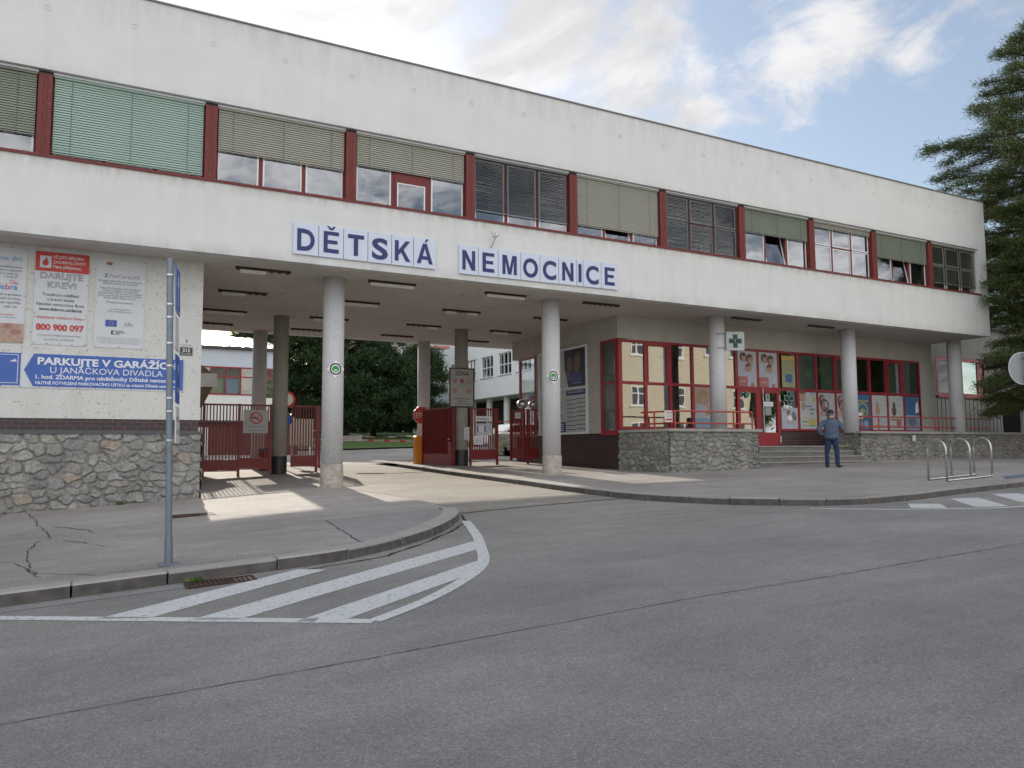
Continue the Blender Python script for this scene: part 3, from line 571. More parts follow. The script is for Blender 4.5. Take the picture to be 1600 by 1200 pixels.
# passage window + notice case (side wall faces -X)
def side(x, y, z): return Fr((x, y, z), (0, -1, 0), (0, 0, 1), (-1, 0, 0))
fs_ = side(13.96, 0, 0)
# side glass of the shop (Y 2.34..3.25) and far window (7.3..8.6)
def framed(name, fr, a0, a1, b0, b1, cols, rows, t=.05, mat=redmet, gm=shopglass, d=.05, inner=True, panes=True):
    """a framed glazed unit: vertical members at cols, horizontal at rows"""
    f = MB()
    for c in cols: f.rect(fr, c-t, b0, c+t, b1, -d, .02)
    cs = sorted(cols)
    for r in rows:
        for p, q in zip(cs[:-1], cs[1:]): f.rect(fr, p+t, max(b0, r-t*.8), q-t, min(b1, r+t*.8), -d+.002, .016)
    o = f.build(name, mat, hosp)
    if panes:
        rs = sorted(rows)
        for p, q in zip(cs[:-1], cs[1:]):
            for r, s in zip(rs[:-1], rs[1:]):
                MB().rect(fr, p+t, r+t*.8, q-t, s-t*.8, -.02, -.014).build('pane', gm, o)
    return o
framed('side_window', fs_, -3.26, -2.42, 2.12, 4.97, [-3.22, -2.45], [2.14, 3.63, 4.93], t=.04)
framed('side_window', fs_, -8.55, -7.33, 2.12, 4.97, [-8.5, -7.36], [2.14, 3.4, 4.93], t=.05)
MB().rect(side(14.03, 0, 0), -3.2, 2.1, -2.5, 4.92, 0, .005).build('window_film', MATS['grey_green_film'] if 'grey_green_film' in MATS else M('grey_film', (.22, .26, .25), .7, var=.3, scale=1.5), hosp)
MB().rect(side(13.96, 0, 0), -3.26, 2.03, -2.36, 2.115, -.05, .04).build('window_sill', redmet, hosp)
# shop front
ff = front(2.345)
sx_ = [14.05, 15.0, 15.97, 16.88, 17.82, 18.76]; s2 = [20.7, 21.62, 22.57, 23.53, 24.47, 25.42, 26.37, 27.33, 28.31]
def shopunit(xa, xb, zb, low=True, top_inner=False):
    t = .05; f = MB(); z2 = 4.95
    o = None
    f.rect(ff, xa-t, zb, xa+t, z2, -.06, .03); f.rect(ff, xa+t+.0005, z2-.08, xb-t-.0005, z2, -.058, .028); f.rect(ff, xa+t+.0005, 3.58, xb-t-.0005, 3.67, -.058, .028)
    if low: f.rect(ff, xa+t+.0005, zb, xb-t-.0005, zb+.07, -.058, .028)
    if top_inner:
        f.rect(ff, xa+t+.001, 3.671, xa+t+.05, 4.869, -.05, .04); f.rect(ff, xb-t-.09, 3.671, xb-t-.001, 4.869, -.05, .04); f.rect(ff, xa+t+.051, 4.8, xb-t-.091, 4.869, -.05, .04)
    o = f.build('shop_window', redmet, hosp)
    MB().rect(ff, xa+t, 3.67, xb-t, z2-.08, -.02, -.014).build('pane', shopglass, o)
    if xa in (17.82, 21.62, 22.57, 23.53, 26.37, 27.33, 15.0): MB().rect(ff, xa+t+(.25 if xa in (22.57, 15.0) else 0), 3.67, xb-t, z2-.08, -.05, -.045).build('window_film', M('grey_green_film', (.15, .19, .16), .7, var=.25, scale=1.2), o)
    if low: MB().rect(ff, xa+t, zb+.07, xb-t, 3.58, -.02, -.014).build('pane', shopglass, o)
    return o
for a, c in zip(sx_[:-1], sx_[1:]): shopunit(a, c, 2.2, top_inner=(a == 15.0))
for a, c in zip(s2[:-1], s2[1:]): shopunit(a, c, 2.2, top_inner=(a in (23.53, 26.37)))
MB().rect(ff, 28.31, 2.2, 28.37, 4.95, -.06, .03).build('shop_window_post', redmet, hosp)
MB().box(13.955, 14.0, 2.3, 2.42, 2.2, 4.95).build('shop_window_post', redmet, hosp)
shopunit(18.76, 19.72, 3.58, low=False); shopunit(19.72, 20.7, 3.58, low=False)
for (a, c, hside) in ((18.76, 19.72, 1), (19.72, 20.7, -1)):
    f = MB(); f.rect(ff, a+.002, 1.68, a+.13, 3.578, -.05, .035).rect(ff, c-.12, 1.68, c-.002, 3.578, -.05, .035).rect(ff, a+.131, 1.68, c-.121, 2.14, -.05, .03).rect(ff, a+.131, 3.47, c-.121, 3.578, -.05, .034)
    d = f.build('door', redmet, hosp)
    MB().rect(ff, a+.13, 2.14, c-.12, 3.47, -.02, -.014).build('pane', shopglass, d)
    if hside < 0:
        h = MB(); h.tube([ff.p(a+.17, 2.12, .09), ff.p(a+.15, 3.62, .09)], .016, 8); h.tube([ff.p(a+.165, 2.4, .03), ff.p(a+.165, 2.4, .09)], .01, 6); h.tube([ff.p(a+.155, 3.4, .03), ff.p(a+.155, 3.4, .09)], .01, 6); h.build('handle', stain, d)
        g = MB(); g.rect(ff, c-.03, 3.2, c+.01, 3.42, .036, .06).rect(ff, c-.03, 1.8, c+.01, 2.02, .036, .06); g.build('hinge', lgrey, d)
# ceiling lights
k = 0
def clight(x, y, tubes, broken=0):
    names = []
    r = 'nearest' if y < 2 else 'second' if y < 5 else 'third' if y < 8 else 'farthest'
    c = ('above the left footpath' if x < 4 else 'above the left columns' if x < 8 else 'above the driveway' if x < 11 else 'above the right footpath' if x < 14 else 'above the pharmacy steps' if x < 20 else 'above the pharmacy windows')
    lab = '%s fluorescent ceiling light %s %s' % ({1: 'rusty bare', 0: 'dark housed'}[1 if tubes != 'full' else 0], {'nearest': 'in the row nearest the street', 'second': 'in the second row from the street', 'third': 'in the third row from the street', 'farthest': 'in the row at the yard side'}[r], c)
    if x > 14: lab = 'dark fluorescent ceiling light on the soffit %s' % c
    t = thing('ceiling_light', lab, 'ceiling light', (x, y, ZS0), 'fluorescent lights under the raised storey')
    b = MB(); b.box(x-.6, x+.6, y-.05, y+.05, ZS0-.04, ZS0-.0005)
    for q in range(7): b.box(x-.58+q*.18, x-.5+q*.18, y-.08, y+.08, ZS0-.055, ZS0-.041)
    b.build('housing', rust if x < 14 else darkmet, t)
    segs = {'full': [(-.55, .55)], 'left': [(-.5, .05)], 'right': [(.1, .5)], 'two': [(-.5, -.2), (.15, .5)], 'none': []}[tubes]
    for (p, q) in segs:
        MB().box(x+p, x+q, y-.04, y+.04, ZS0-.125, ZS0-.056).build('tube_cover', M('lamp_cover', (.8, .78, .74), .4, var=.1), t)
for j, y in enumerate((1.0, 3.77, 6.75, 9.3)):
    for i, x in enumerate((3.26, 6.3, 9.42, 12.45)):
        clight(x, y, [['left', 'full', 'full', 'none'], ['left', 'full', 'two', 'none'], ['full', 'two', 'right', 'left'], ['right', 'none', 'none', 'none']][j][i])
clight(17.98, 1.02, 'none'); clight(21.4, 1.05, 'none')
# ------------------------------------------------------------------ name sign: one panel per letter
XP = [3.67, 4.225, 4.783, 5.344, 5.907, 6.44, 7.005]; XN = [7.604, 8.117, 8.662, 9.295, 9.855, 10.41, 10.96, 11.16, 11.731, 12.275]
def letter(xa, xb, zb, ch, label):
    zt = zb+.70; t = thing('letter_panel', label, 'letter sign', ((xa+xb)/2, -.05, zb), 'white letter panels of the hospital name')
    MB().rect(front(-.012), xa+.008, zb, xb-.008, zt, 0, .035).build('panel', signw, t)
    l = MB(); big = .5
    base = {'Ě': 'E', 'Á': 'A'}.get(ch, ch); wd = {'I': .085, 'M': .40, 'O': .43, 'C': .40, 'D': .38, 'K': .38, 'Á': .40, 'T': .37, 'S': .38, 'N': .34, 'E': .32, 'Ě': .34}[ch]
    xm = (xa+xb)/2; w_ = wd/2; st = .09; f5 = front(-.05, xm, zb+.1); H = .48
    if ch == 'I': l.rect(f5, -.046, 0, .046, H, 0, .006)
    elif base == 'E': l.poly(f5, [(-w_, 0), (w_, 0), (w_, st), (-w_+st, st), (-w_+st, .205), (w_-.03, .205), (w_-.03, .285), (-w_+st, .285), (-w_+st, H-.082), (w_, H-.082), (w_, H), (-w_, H)], 0, .006)
    elif base == 'T': l.poly(f5, [(-.05, 0), (.05, 0), (.05, H-.09), (w_, H-.09), (w_, H), (-w_, H), (-w_, H-.09), (-.05, H-.09)], 0, .006)
    elif base == 'N': l.poly(f5, [(-w_, 0), (-w_+.085, 0), (-w_+.085, .31), (w_-.09, 0), (w_, 0), (w_, H), (w_-.085, H), (w_-.085, .17), (-w_+.09, H), (-w_, H)], 0, .006)
    elif base == 'M': l.poly(f5, [(-w_, 0), (-w_+.082, 0), (-w_+.082, .35), (-.042, 0), (.042, 0), (w_-.082, .35), (w_-.082, 0), (w_, 0), (w_, H), (w_-.12, H), (0, .14), (-w_+.12, H), (-w_, H)], 0, .006)
    elif base == 'K': l.poly(f5, [(-w_, 0), (-w_+.09, 0), (-w_+.09, .14), (-w_+.15, .205), (w_-.11, 0), (w_, 0), (-w_+.21, .27), (w_-.01, H), (w_-.12, H), (-w_+.09, .255), (-w_+.09, H), (-w_, H)], 0, .006)
    elif base == 'A':
        l.poly(f5, [(-w_, 0), (-w_+.095, 0), (0, .375), (0, H), (-.05, H)], 0, .006).poly(f5, [(w_, 0), (.05, H), (0, H), (0, .375), (w_-.095, 0)], 0, .006).rect(f5, -w_+.1, .1, w_-.1, .18, 0, .0055)
    else: l.text(front(-.05), xm, zb+.1, base, .48/.729, c=.005, bold=.03, width=wd)
    if ch == 'Ě': l.poly(front(-.05), [((xa+xb)/2+p, zb+q) for p, q in ((-.10, .70), (-.05, .70), (0, .655), (.05, .70), (.10, .70), (.03, .615), (-.03, .615))], 0, .006)
    if ch == 'Á': l.poly(front(-.05), [((xa+xb)/2+p, zb+q) for p, q in ((-.01, .61), (.03, .61), (.10, .69), (.035, .69))], 0, .006)
    l.build('letter', signblue, t)
seen = {}
for k, ch in enumerate('DĚTSKÁ'): letter(XP[k], XP[k+1], 5.86, ch, 'white sign panel with the blue letter %s%s in the first word' % (ch, {'Ě': ' under a hook accent', 'Á': ' under a slanted accent'}.get(ch, '')))
ordn = {('N', 0): 'first letter N', ('N', 1): 'second letter N', ('E', 0): 'first plain letter E', ('E', 1): 'last letter E', ('C', 0): 'first letter C', ('C', 1): 'second letter C'}
for k, ch in enumerate('NEMOCNICE'):
    o_ = seen.get(ch, 0); seen[ch] = o_+1
    letter(XN[k], XN[k+1], 5.83+.003*k, ch, 'white sign panel with the %s of the second word of the name' % ordn.get((ch, o_), 'blue letter '+ch))
an = thing('wall_bracket', 'small forked metal bracket on the white wall above the second word', 'bracket', (8.5, -.02, 6.56))
a = MB(); a.tube([(8.47, 0, 6.56), (8.47, -.12, 6.6), (8.52, -.14, 6.76)], .012, 6); a.tube([(8.52, -.14, 6.76), (8.42, -.15, 6.93)], .008, 6); a.tube([(8.52, -.14, 6.76), (8.65, -.15, 6.89)], .008, 6); a.tube([(8.44, -.15, 6.80), (8.62, -.13, 6.83)], .007, 6); a.tube([(8.53, -.14, 6.78), (8.53, -.15, 6.93)], .006, 6)
a.build('arm', steel, an)
# ------------------------------------------------------------------ banners on the left wall
def grom(mb, fr, w, h, nx, ny):
    mb.m(black)
    for i in range(nx):
        for b in (.025, h-.025): mb.ell(fr, .03+(w-.06)*i/(nx-1), b, .009, .009, .003, .007, 8)
    for i in range(1, ny):
        for a in (.02, w-.02): mb.ell(fr, a, h*i/ny, .009, .009, .003, .007, 8)
def lines(mb, fr, cx, ys, widths, h, mat, txts=None):
    mb.m(mat)
    for i, y in enumerate(ys):
        mb.text(fr, cx, y, txts[i], h, width=widths[i])
def base_banner(name, label, x, z, w, h, mat=banner, d=.012):
    t = thing(name, label, 'banner', (x+w/2, .99, z))
    # slightly wavy cloth
    b = MB().m(mat); nx, nz = 14, 20; vs = []
    for j in range(nz+1):
        for i in range(nx+1):
            e = min(i, nx-i, j, nz-j)/4; vs.append((x+w*i/nx, .995-.006-.007*min(1, e)*(.5+.5*math.sin(i*.9+j*.5+x*3)), z+h*j/nz))
    n = nx+1; b.add(vs, [(j*n+i, j*n+i+1, (j+1)*n+i+1, (j+1)*n+i) for j in range(nz) for i in range(nx)]); o = b.build('cloth', mat, t, smooth=True)
    return t, front(.981, x, z)
# blood donor banner
t, fr = base_banner('banner', 'white banner with a red header asking people to give blood', -1.12, 3.725, .935, 1.865)
p = MB().m(bred).rect(fr, .0, 1.475, .935, 1.865, 0, .002); p.m(banner).rect(fr, .075, 1.54, .27, 1.78, .002, .004); p.m(bred).ell(fr, .17, 1.64, .055, .06, .004, .006).poly(fr, [(.13, 1.67), (.19, 1.755), (.215, 1.66)], .004, .0055)
p.m(white).text(fr, .30, 1.745, 'UŽ JSTE NĚKOMU', .085, align='LEFT', width=.54, bold=.01).text(fr, .30, 1.645, 'ZACHRÁNILI ŽIVOT?', .085, align='LEFT', width=.57, bold=.01).text(fr, .30, 1.55, 'Máte příležitost.', .085, align='LEFT', width=.5, bold=.01)
p.build('header', parent=t)
p = MB().m(greyp).text(fr, .46, 1.33, 'DARUJTE', .17, width=.74, outline=True).text(fr, .47, 1.15, 'KREV!', .17, width=.5, outline=True)
p.m(black).text(fr, .46, .98, 'Transfuzní oddělení', .085, width=.64).text(fr, .46, .885, 'a krevní banka', .085, width=.47).text(fr, .46, .785, 'Fakultní nemocnice Brno', .085, width=.82).text(fr, .46, .685, 'www.fnbrno.cz/darce', .085, width=.74, bold=.02)
p.m(bred).text(fr, .46, .525, '• bezplatná telefonní linka •', .08, width=.88).text(fr, .47, .295, '800 900 097', .17, width=.83, bold=.035)
p.m(greyp).text(fr, .46, .175, '(v provozu každý pracovní den', .065, width=.75).text(fr, .46, .09, 'od 6:30 do 14:30 hod)', .065, width=.52); grom(p, fr, .935, 1.865, 5, 3); p.build('print', parent=t)
# research project banner
t, fr = base_banner('banner', 'white banner with small grey text, a blue flag and faint logos, nearest the gate', -.055, 3.725, .915, 1.85)
p = MB().m(bred).ell(fr, .24, 1.75, .06, .03, 0, .002).m(M('print_gold', (.5, .38, .1), .5)).ell(fr, .25, 1.765, .05, .022, .002, .004).m(M('print_violet', (.2, .1, .35), .5)).ell(fr, .25, 1.735, .04, .02, .002, .004)
p.m(M('print_teal', (.05, .35, .4), .5)).poly(fr, [(.15, 1.45), (.17, 1.45), (.22, 1.54), (.2, 1.54)], 0, .002).poly(fr, [(.2, 1.45), (.22, 1.45), (.17, 1.54), (.15, 1.54)], 0, .0015).m(lgrey).m(greyp).text(fr, .25, 1.46, 'PanCareLIFE', .10, align='LEFT', width=.56)
p.m(greyp)
for y, wd, s in ((1.37, .8, 'Evropská studie kvality života mladých lidí,'), (1.32, .66, 'vyléčených z nádorového onemocnění'), (1.22, .74, 'Výzkum PanCareLIFE, prosíme kontaktujte'), (1.17, .66, 'všechny s dětským onkologickým'), (1.12, .8, 'onemocněním, kteří se uzdravili a souhlasí'), (1.07, .8, 'budou osloveni, aby byly zahrnuti všichni,'), (1.02, .6, 'kterým může výzkum pomoci'), (.93, .5, 'Děkujeme, že se zapojíte')):
    p.text(fr, .45, y, s, .052, width=wd, bold=.012)
p.text(fr, .46, .79, 'www.pancarelife.eu', .05, width=.4).text(fr, .46, .74, 'pancarelife@fnbrno.cz', .05, width=.46)
p.m(trafblue).rect(fr, .2, .44, .41, .575, 0, .002).m(M('print_gold', (.5, .38, .1), .5)).ring(fr, .305, .508, .033, .04, .002, .0035)
p.m(greyp).text(fr, .62, .46, 'XFn', .12, width=.17, shear=.2).m(black).rect(fr, .31, .28, .34, .36, 0, .002).rect(fr, .341, .345, .37, .36, 0, .002).rect(fr, .341, .28, .37, .295, 0, .002)
p.text(fr, .39, .345, 'FAKULTNÍ', .03, align='LEFT', bold=.02).text(fr, .39, .312, 'NEMOCNICE', .03, align='LEFT', bold=.02).text(fr, .39, .279, 'BRNO', .03, align='LEFT', bold=.02).m(greyp)
for y in (.2, .165, .13, .095): p.text(fr, .46, y, 'The research leading to these results has received funding from', .028, width=.82-.1*(y < .1))
grom(p, fr, .915, 1.85, 3, 2); p.build('print', parent=t)
# patients' organisation banner, cut by the left edge of the photo
t, fr = base_banner('banner', 'white banner with a pink and blue logo and a baby photo strip, farthest left', -2.3, 3.725, 1.04, 1.87)
pink = M('print_pink', (.7, .08, .25), .5); lblue = M('print_light_blue', (.1, .35, .6), .5)
p = MB().m(lblue).text(fr, .95, 1.62, 'společnost dm', .13, align='RIGHT', width=.85).m(greyp)
for y, s in ((1.48, 'poskytuje specializovanou'), (1.41, 'péči lidem a pacienty'), (1.34, 'které se snaží žít'), (1.28, 'v pohodě')): p.text(fr, .96-.06*(y < 1.4), y, s, .06, align='RIGHT', bold=.015)
p.m(lblue).text(fr, .55, 1.045, 'de', .16, align='LEFT', width=.14, bold=.02).m(pink).text(fr, .70, 1.045, 'b', .16, align='LEFT', width=.07, bold=.02).m(lblue).text(fr, .78, 1.045, 'ra', .16, align='LEFT', width=.12, bold=.02).m(pink).ring(fr, .80, 1.2, .03, .04, 0, .002).ring(fr, .87, 1.17, .02, .03, 0, .0025)
p.m(greyp)
for y, s in ((.93, 'nezisková organizace'), (.85, 'která sdružuje'), (.77, 'v celé republiky'), (.69, 'celý rok')): p.text(fr, .96-.05*(y < .7), y, s, .065, align='RIGHT', bold=.02)
p.m(bred).text(fr, .85, .54, 'pomozte nám pomáhat', .04, align='RIGHT').m(lblue).text(fr, .9, .49, 'www.debra-cz.org', .04, align='RIGHT')
sand = M('print_sand', (.48, .33, .25), .5, var=.3, scale=14); p.m(sand).rect(fr, .01, .01, 1.03, .38, 0, .002); p.m(M('print_rose', (.42, .2, .17), .5, var=.3, scale=20))
for a, b_, r in ((.3, .3, .1), (.45, .25, .12), (.62, .27, .1), (.78, .33, .09), (.9, .22, .1), (.15, .24, .1)): p.ell(fr, a, b_, r, r*.6, .002, .004)
p.m(sand).ell(fr, .7, .25, .06, .05, .004, .006).ell(fr, .9, .3, .05, .04, .004, .006); grom(p, fr, 1.04, 1.87, 3, 2); p.build('print', parent=t)
# parking banner
X0b, Wb = -2.6, 4.255; t, fr = base_banner('banner', 'long blue and white parking banner with an arrow pointing left, below the other banners', X0b, 2.862, Wb, .70)
ax = -1.23-X0b
p = MB().m(banblue).poly(fr, [(ax, .35), (ax+.16, .035), (Wb-.01, .035), (Wb-.01, .675), (ax+.16, .675)], 0, .002)
p.rect(fr, .04, .04, ax-.06, .67, 0, .002).m(white).rect(fr, ax-.11, .08, ax-.1, .64, .002, .004).rect(fr, .1, .63, ax-.11, .64, .002, .004).rect(fr, .1, .08, ax-.11, .09, .002, .004).text(fr, .5, .15, 'P', .55, width=.34, bold=.05).poly(fr, [(ax-.24, .5), (ax-.15, .56), (ax-.15, .53), (ax-.13, .53), (ax-.13, .5)], .002, .004)
p.m(white).text(fr, ax+.22, .47, 'PARKUJTE V GARÁŽÍCH', .195, align='LEFT', width=2.52, bold=.035)
p.text(fr, ax+.44, .305, 'U JANÁČKOVA DIVADLA', .175, align='LEFT', width=2.04).text(fr, ax+.2, .185, '1. hod. ZDARMA pro návštěvníky Dětské nemocnice', .11, align='LEFT', width=2.55, bold=.025)
p.text(fr, ax+.2, .075, 'NUTNÉ POTVRZENÍ PARKOVACÍHO LÍSTKU na vrátnici Dětské nemocnice', .085, align='LEFT', width=2.56, bold=.02); grom(p, fr, Wb, .70, 14, 2); p.build('print', parent=t)
def plate(name, label, cat, fr, w, h, mat, build, d=.012, group=None):
    o = fr.p(w/2, 0, 0); t = thing(name, label, cat, o, group); MB().rect(fr, 0, 0, w, h, 0, d).build('plate', mat, t)
    f2 = Fr(fr.p(0, 0, d+.0005), fr.u, fr.v, fr.n); p = MB(); build(p, f2)
    if p.v: p.build('print', parent=t)
    return t
plate('house_number', 'small white house number plate reading 9 on the speckled wall', 'house number', front(1.0, 1.56, 3.835), .27, .175, banner, lambda p, f: (p.m(bred).text(f, .135, .075, '9', .11, bold=.02), p.text(f, .135, .02, 'Černopolní', .045, width=.2)))
plate('house_number', 'small dark house number plate reading 212 below the white one', 'house number', front(1.0, 1.57, 3.645), .25, .17, M('number_plate_dark', (.06, .055, .055), .5), lambda p, f: (p.m(white).text(f, .125, .075, '212', .1, bold=.02), p.text(f, .125, .02, 'Černá Pole', .045, width=.2)))
# ------------------------------------------------------------------ rubble stone walls (real relief)
def vnoise(x, y, seed, sc):
    r = np.random.default_rng(seed).random((64, 64)); x = x*sc; y = y*sc; i = np.floor(x).astype(int); j = np.floor(y).astype(int); fx = x-i; fy = y-j
    fx = fx*fx*(3-2*fx); fy = fy*fy*(3-2*fy); g = lambda a, b: r[a % 64, b % 64]
    return (g(i, j)*(1-fx)+g(i+1, j)*fx)*(1-fy)+(g(i, j+1)*(1-fx)+g(i+1, j+1)*fx)*fy
stone_m = bpy.data.materials.new('rubble_stone'); stone_m.use_nodes = True
def _stone():
    t = stone_m.node_tree; b = t.nodes['Principled BSDF']; L = t.links.new
    a = t.nodes.new('ShaderNodeAttribute'); a.attribute_name = 'stone'; g = t.nodes.new('ShaderNodeNewGeometry')
    n = t.nodes.new('ShaderNodeTexNoise'); n.inputs['Scale'].default_value = 14; n.inputs['Detail'].default_value = 9; n.inputs['Roughness'].default_value = .75; n.inputs['Distortion'].default_value = 1.2; L(g.outputs['Position'], n.inputs['Vector'])
    r = t.nodes.new('ShaderNodeMapRange'); L(n.outputs['Fac'], r.inputs[0]); r.inputs[1].default_value = .32; r.inputs[2].default_value = .68; r.inputs[3].default_value = .5; r.inputs[4].default_value = 1.55
    s = t.nodes.new('ShaderNodeVectorMath'); s.operation = 'SCALE'; L(a.outputs['Color'], s.inputs[0]); L(r.outputs[0], s.inputs['Scale']); L(s.outputs[0], b.inputs['Base Color']); b.inputs['Roughness'].default_value = .85
    bp = t.nodes.new('ShaderNodeBump'); bp.inputs['Strength'].default_value = .8; bp.inputs['Distance'].default_value = .012; L(n.outputs['Fac'], bp.inputs['Height']); L(bp.outputs[0], b.inputs['Normal'])
_stone()
PAL = np.array([(.28, .28, .25), (.23, .245, .235), (.30, .295, .265), (.19, .20, .19), (.25, .27, .25), (.34, .33, .295), (.25, .24, .21), (.34, .27, .19)])
def rubble(name, fr, W_, zlo, ztop, res, seed, parent, sx=.42, sy=.25, dark=1.0, con=1.0):
    """zlo(a) is the bottom edge of the wall along the frame"""
    rg = np.random.default_rng(seed); nx = int(W_/res)+1; nz = int((ztop-min(zlo(a) for a in np.linspace(0, W_, 9)))/res)+1
    A = np.linspace(0, W_, nx); T = np.linspace(0, 1, nz); AA, TT = np.meshgrid(A, T); ZL = np.array([zlo(a) for a in A])
    ZZ = ZL[None, :]+(ztop-ZL[None, :])*TT
    cx_, cy_ = [], []
    y = ZL.min()-.3; row = 0
    while y < ztop+.3:
        h = sy*rg.uniform(.5, 1.35); x = -.4+rg.uniform(0, sx)
        while x < W_+.4:
            w_ = sx*rg.uniform(.35, 1.5); cx_.append(x+w_/2); cy_.append(y+h/2+rg.uniform(-.3, .3)*h); x += w_
        y += h
    cx_, cy_ = np.array(cx_), np.array(cy_); M_ = len(cx_)
    wx = AA+.12*(vnoise(AA, ZZ, seed+1, 5)-.5)+.03*(vnoise(AA, ZZ, seed+2, 17)-.5); wz = ZZ+.10*(vnoise(AA, ZZ, seed+3, 5)-.5)+.03*(vnoise(AA, ZZ, seed+4, 17)-.5)
    f1 = np.full(AA.shape, 9.); f2 = f1.copy(); ID = np.zeros(AA.shape, int); asp = rg.uniform(.5, 1.1, M_)
    for k in range(M_):
        d = np.hypot((wx-cx_[k])*asp[k]*.8, (wz-cy_[k])); c = d < f1; f2 = np.where(c, f1, np.minimum(f2, d)); f1 = np.where(c, d, f1); ID = np.where(c, k, ID)
    e = np.clip((f2-f1-.004-.03*vnoise(AA, ZZ, seed+6, 6))/.03, 0, 1); e = e*e*(3-2*e); hh = rg.uniform(.5, 1.3, M_)[ID]; tx = rg.uniform(-.12, .12, M_)[ID]; tz = rg.uniform(-.12, .12, M_)[ID]
    rough_ = vnoise(AA, ZZ, seed+7, 22)*.012+vnoise(AA, ZZ, seed+8, 9)*.014
    H = e*(.028*hh+1.3*rough_+tx*(AA-cx_[ID])+tz*(ZZ-cy_[ID]))+(1-e)*.004*vnoise(AA, ZZ, seed+9, 30); H = np.clip(H, -.01, .07)
    mort = np.array((.235, .225, .21)); col = PAL[rg.choice(len(PAL), M_, p=[.2, .17, .17, .12, .14, .1, .07, .03])][ID]*(rg.uniform(.82, 1.14, M_)[ID])[..., None]
    col = mort*(1-con)+col*con; cc = (col*e[..., None]+mort*(1-e[..., None]))*dark*(.8+.4*vnoise(AA, ZZ, seed+5, 3)[..., None])
    P = np.stack([fr.o[i]+fr.u[i]*AA+fr.n[i]*H for i in range(3)], -1); P[..., 2] = ZZ; P = P.reshape(-1, 3)-np.array(wloc(parent))
    idx = np.arange(nx*nz).reshape(nz, nx); q = np.stack([idx[:-1, :-1], idx[:-1, 1:], idx[1:, 1:], idx[1:, :-1]], -1).reshape(-1, 4)
    me = bpy.data.meshes.new(name); me.vertices.add(len(P)); me.vertices.foreach_set('co', P.ravel()); me.loops.add(q.size); me.loops.foreach_set('vertex_index', q.ravel()); me.polygons.add(len(q)); me.polygons.foreach_set('loop_start', np.arange(0, q.size, 4)); me.polygons.foreach_set('loop_total', np.full(len(q), 4))
    me.update(calc_edges=True); at = me.attributes.new('stone', 'FLOAT_COLOR', 'POINT'); at.data.foreach_set('color', np.concatenate([cc.reshape(-1, 3), np.ones((len(P), 1))], 1).ravel())
    me.polygons.foreach_set('use_smooth', [True]*len(q)); me.materials.append(stone_m); o = bpy.data.objects.new(name, me); COL.objects.link(o); o.parent = parent; return o
rubble('stone_plinth', Fr((-2.6, .915, 0), (1, 0, 0), (0, 0, 1), (0, -1, 0)), 4.62, lambda a: Gz(-2.6+a, .95)-.03, 1.957, .011, 5, hosp, .35, .205, con=.6)
rubble('stone_plinth', Fr((-14, .915, 0), (1, 0, 0), (0, 0, 1), (0, -1, 0)), 11.4, lambda a: Gz(-14+a, .95)-.03, 1.957, .03, 8, hosp, con=.72)
MB().box(XL, 2.02, .93, BY, -.6, 1.954).build('stone_core', M('mortar', (.20, .195, .18), .9, var=.3), hosp)
rubble('stone_plinth', Fr((2.022, .93, 0), (0, 1, 0), (0, 0, 1), (1, 0, 0)), 6, lambda a: Gz(2, .95+a)-.03, 1.957, .03, 15, hosp)
# ------------------------------------------------------------------ terrace in front of the pharmacy
ter = thing('terrace', 'raised pharmacy terrace with rubble stone walls, concrete coping and wide steps', 'terrace', (20, 1, 1.0))
PL = [(13.96, 2.33), (14.22, .33), (17.38, .12), (17.38, 2.33)]
def wallrub(a, b, nm, res, seed, ztop):
    L = math.dist(a, b); u = Vector((b[0]-a[0], b[1]-a[1], 0))/L; n = Vector((u.y, -u.x, 0))
    rubble(nm, Fr((a[0], a[1], 0), u, (0, 0, 1), n), L, lambda s: Gz(a[0]+u.x*s, a[1]+u.y*s)-.03, ztop, res, seed, ter, .26, .165, .85, .65)
wallrub(PL[0], PL[1], 'stone_wall', .018, 21, 2.09); wallrub(PL[1], PL[2], 'stone_wall', .018, 22, 2.09); wallrub(PL[2], PL[3], 'stone_wall', .03, 23, 2.09)
fz = Fr((0, 0, 0), (1, 0, 0), (0, 1, 0), (0, 0, 1)); mort_m = MATS['mortar']; cop = M('coping_concrete', (.36, .35, .32), .85, var=.25, scale=5, bump=.5, spots=((.2, .2, .18), 12, .6, .5))
MB().poly(fz, [(13.97, 2.32), (14.23, .345), (17.37, .135), (17.37, 2.32)], .7, 2.088).build('wall_core', mort_m, ter)
def coping(pts, nm='coping'): return MB().poly(fz, pts, 2.092, 2.172).build(nm, cop, ter)
coping([(13.9, 2.3), (14.14, .25), (15.6, .15), (15.6, .72), (14.55, .79), (14.35, 2.3)]); coping([(15.606, .15), (17.5, .03), (17.5, .6), (15.606, .72)])
MB().poly(fz, [(14.36, 2.32), (14.56, .80), (17.37, .62), (17.37, 2.32)], 2.06, 2.095).build('terrace_floor', cop, ter)
wallrub((22.95, 2.33), (22.95, .95), 'stone_wall', .03, 24, 2.09); wallrub((22.95, .95), (33.5, .9), 'stone_wall', .022, 25, 2.09); wallrub((33.5, .9), (48, .8), 'stone_wall', .05, 26, 2.09)
MB().poly(fz, [(22.96, 2.32), (22.96, .965), (33.5, .915), (48, .815), (48, 4.9), (29.3, 4.9), (29.3, 2.32)], .7, 2.088).build('wall_core', mort_m, ter)
xs_ = [22.85, 24.1, 26.2, 28.3, 30.6, 33.0, 36, 40, 44, 48]
for p, q in zip(xs_[:-1], xs_[1:]): coping([(p+.004, .82), (q-.004, .82), (q-.004, 1.5), (p+.004, 1.5)])
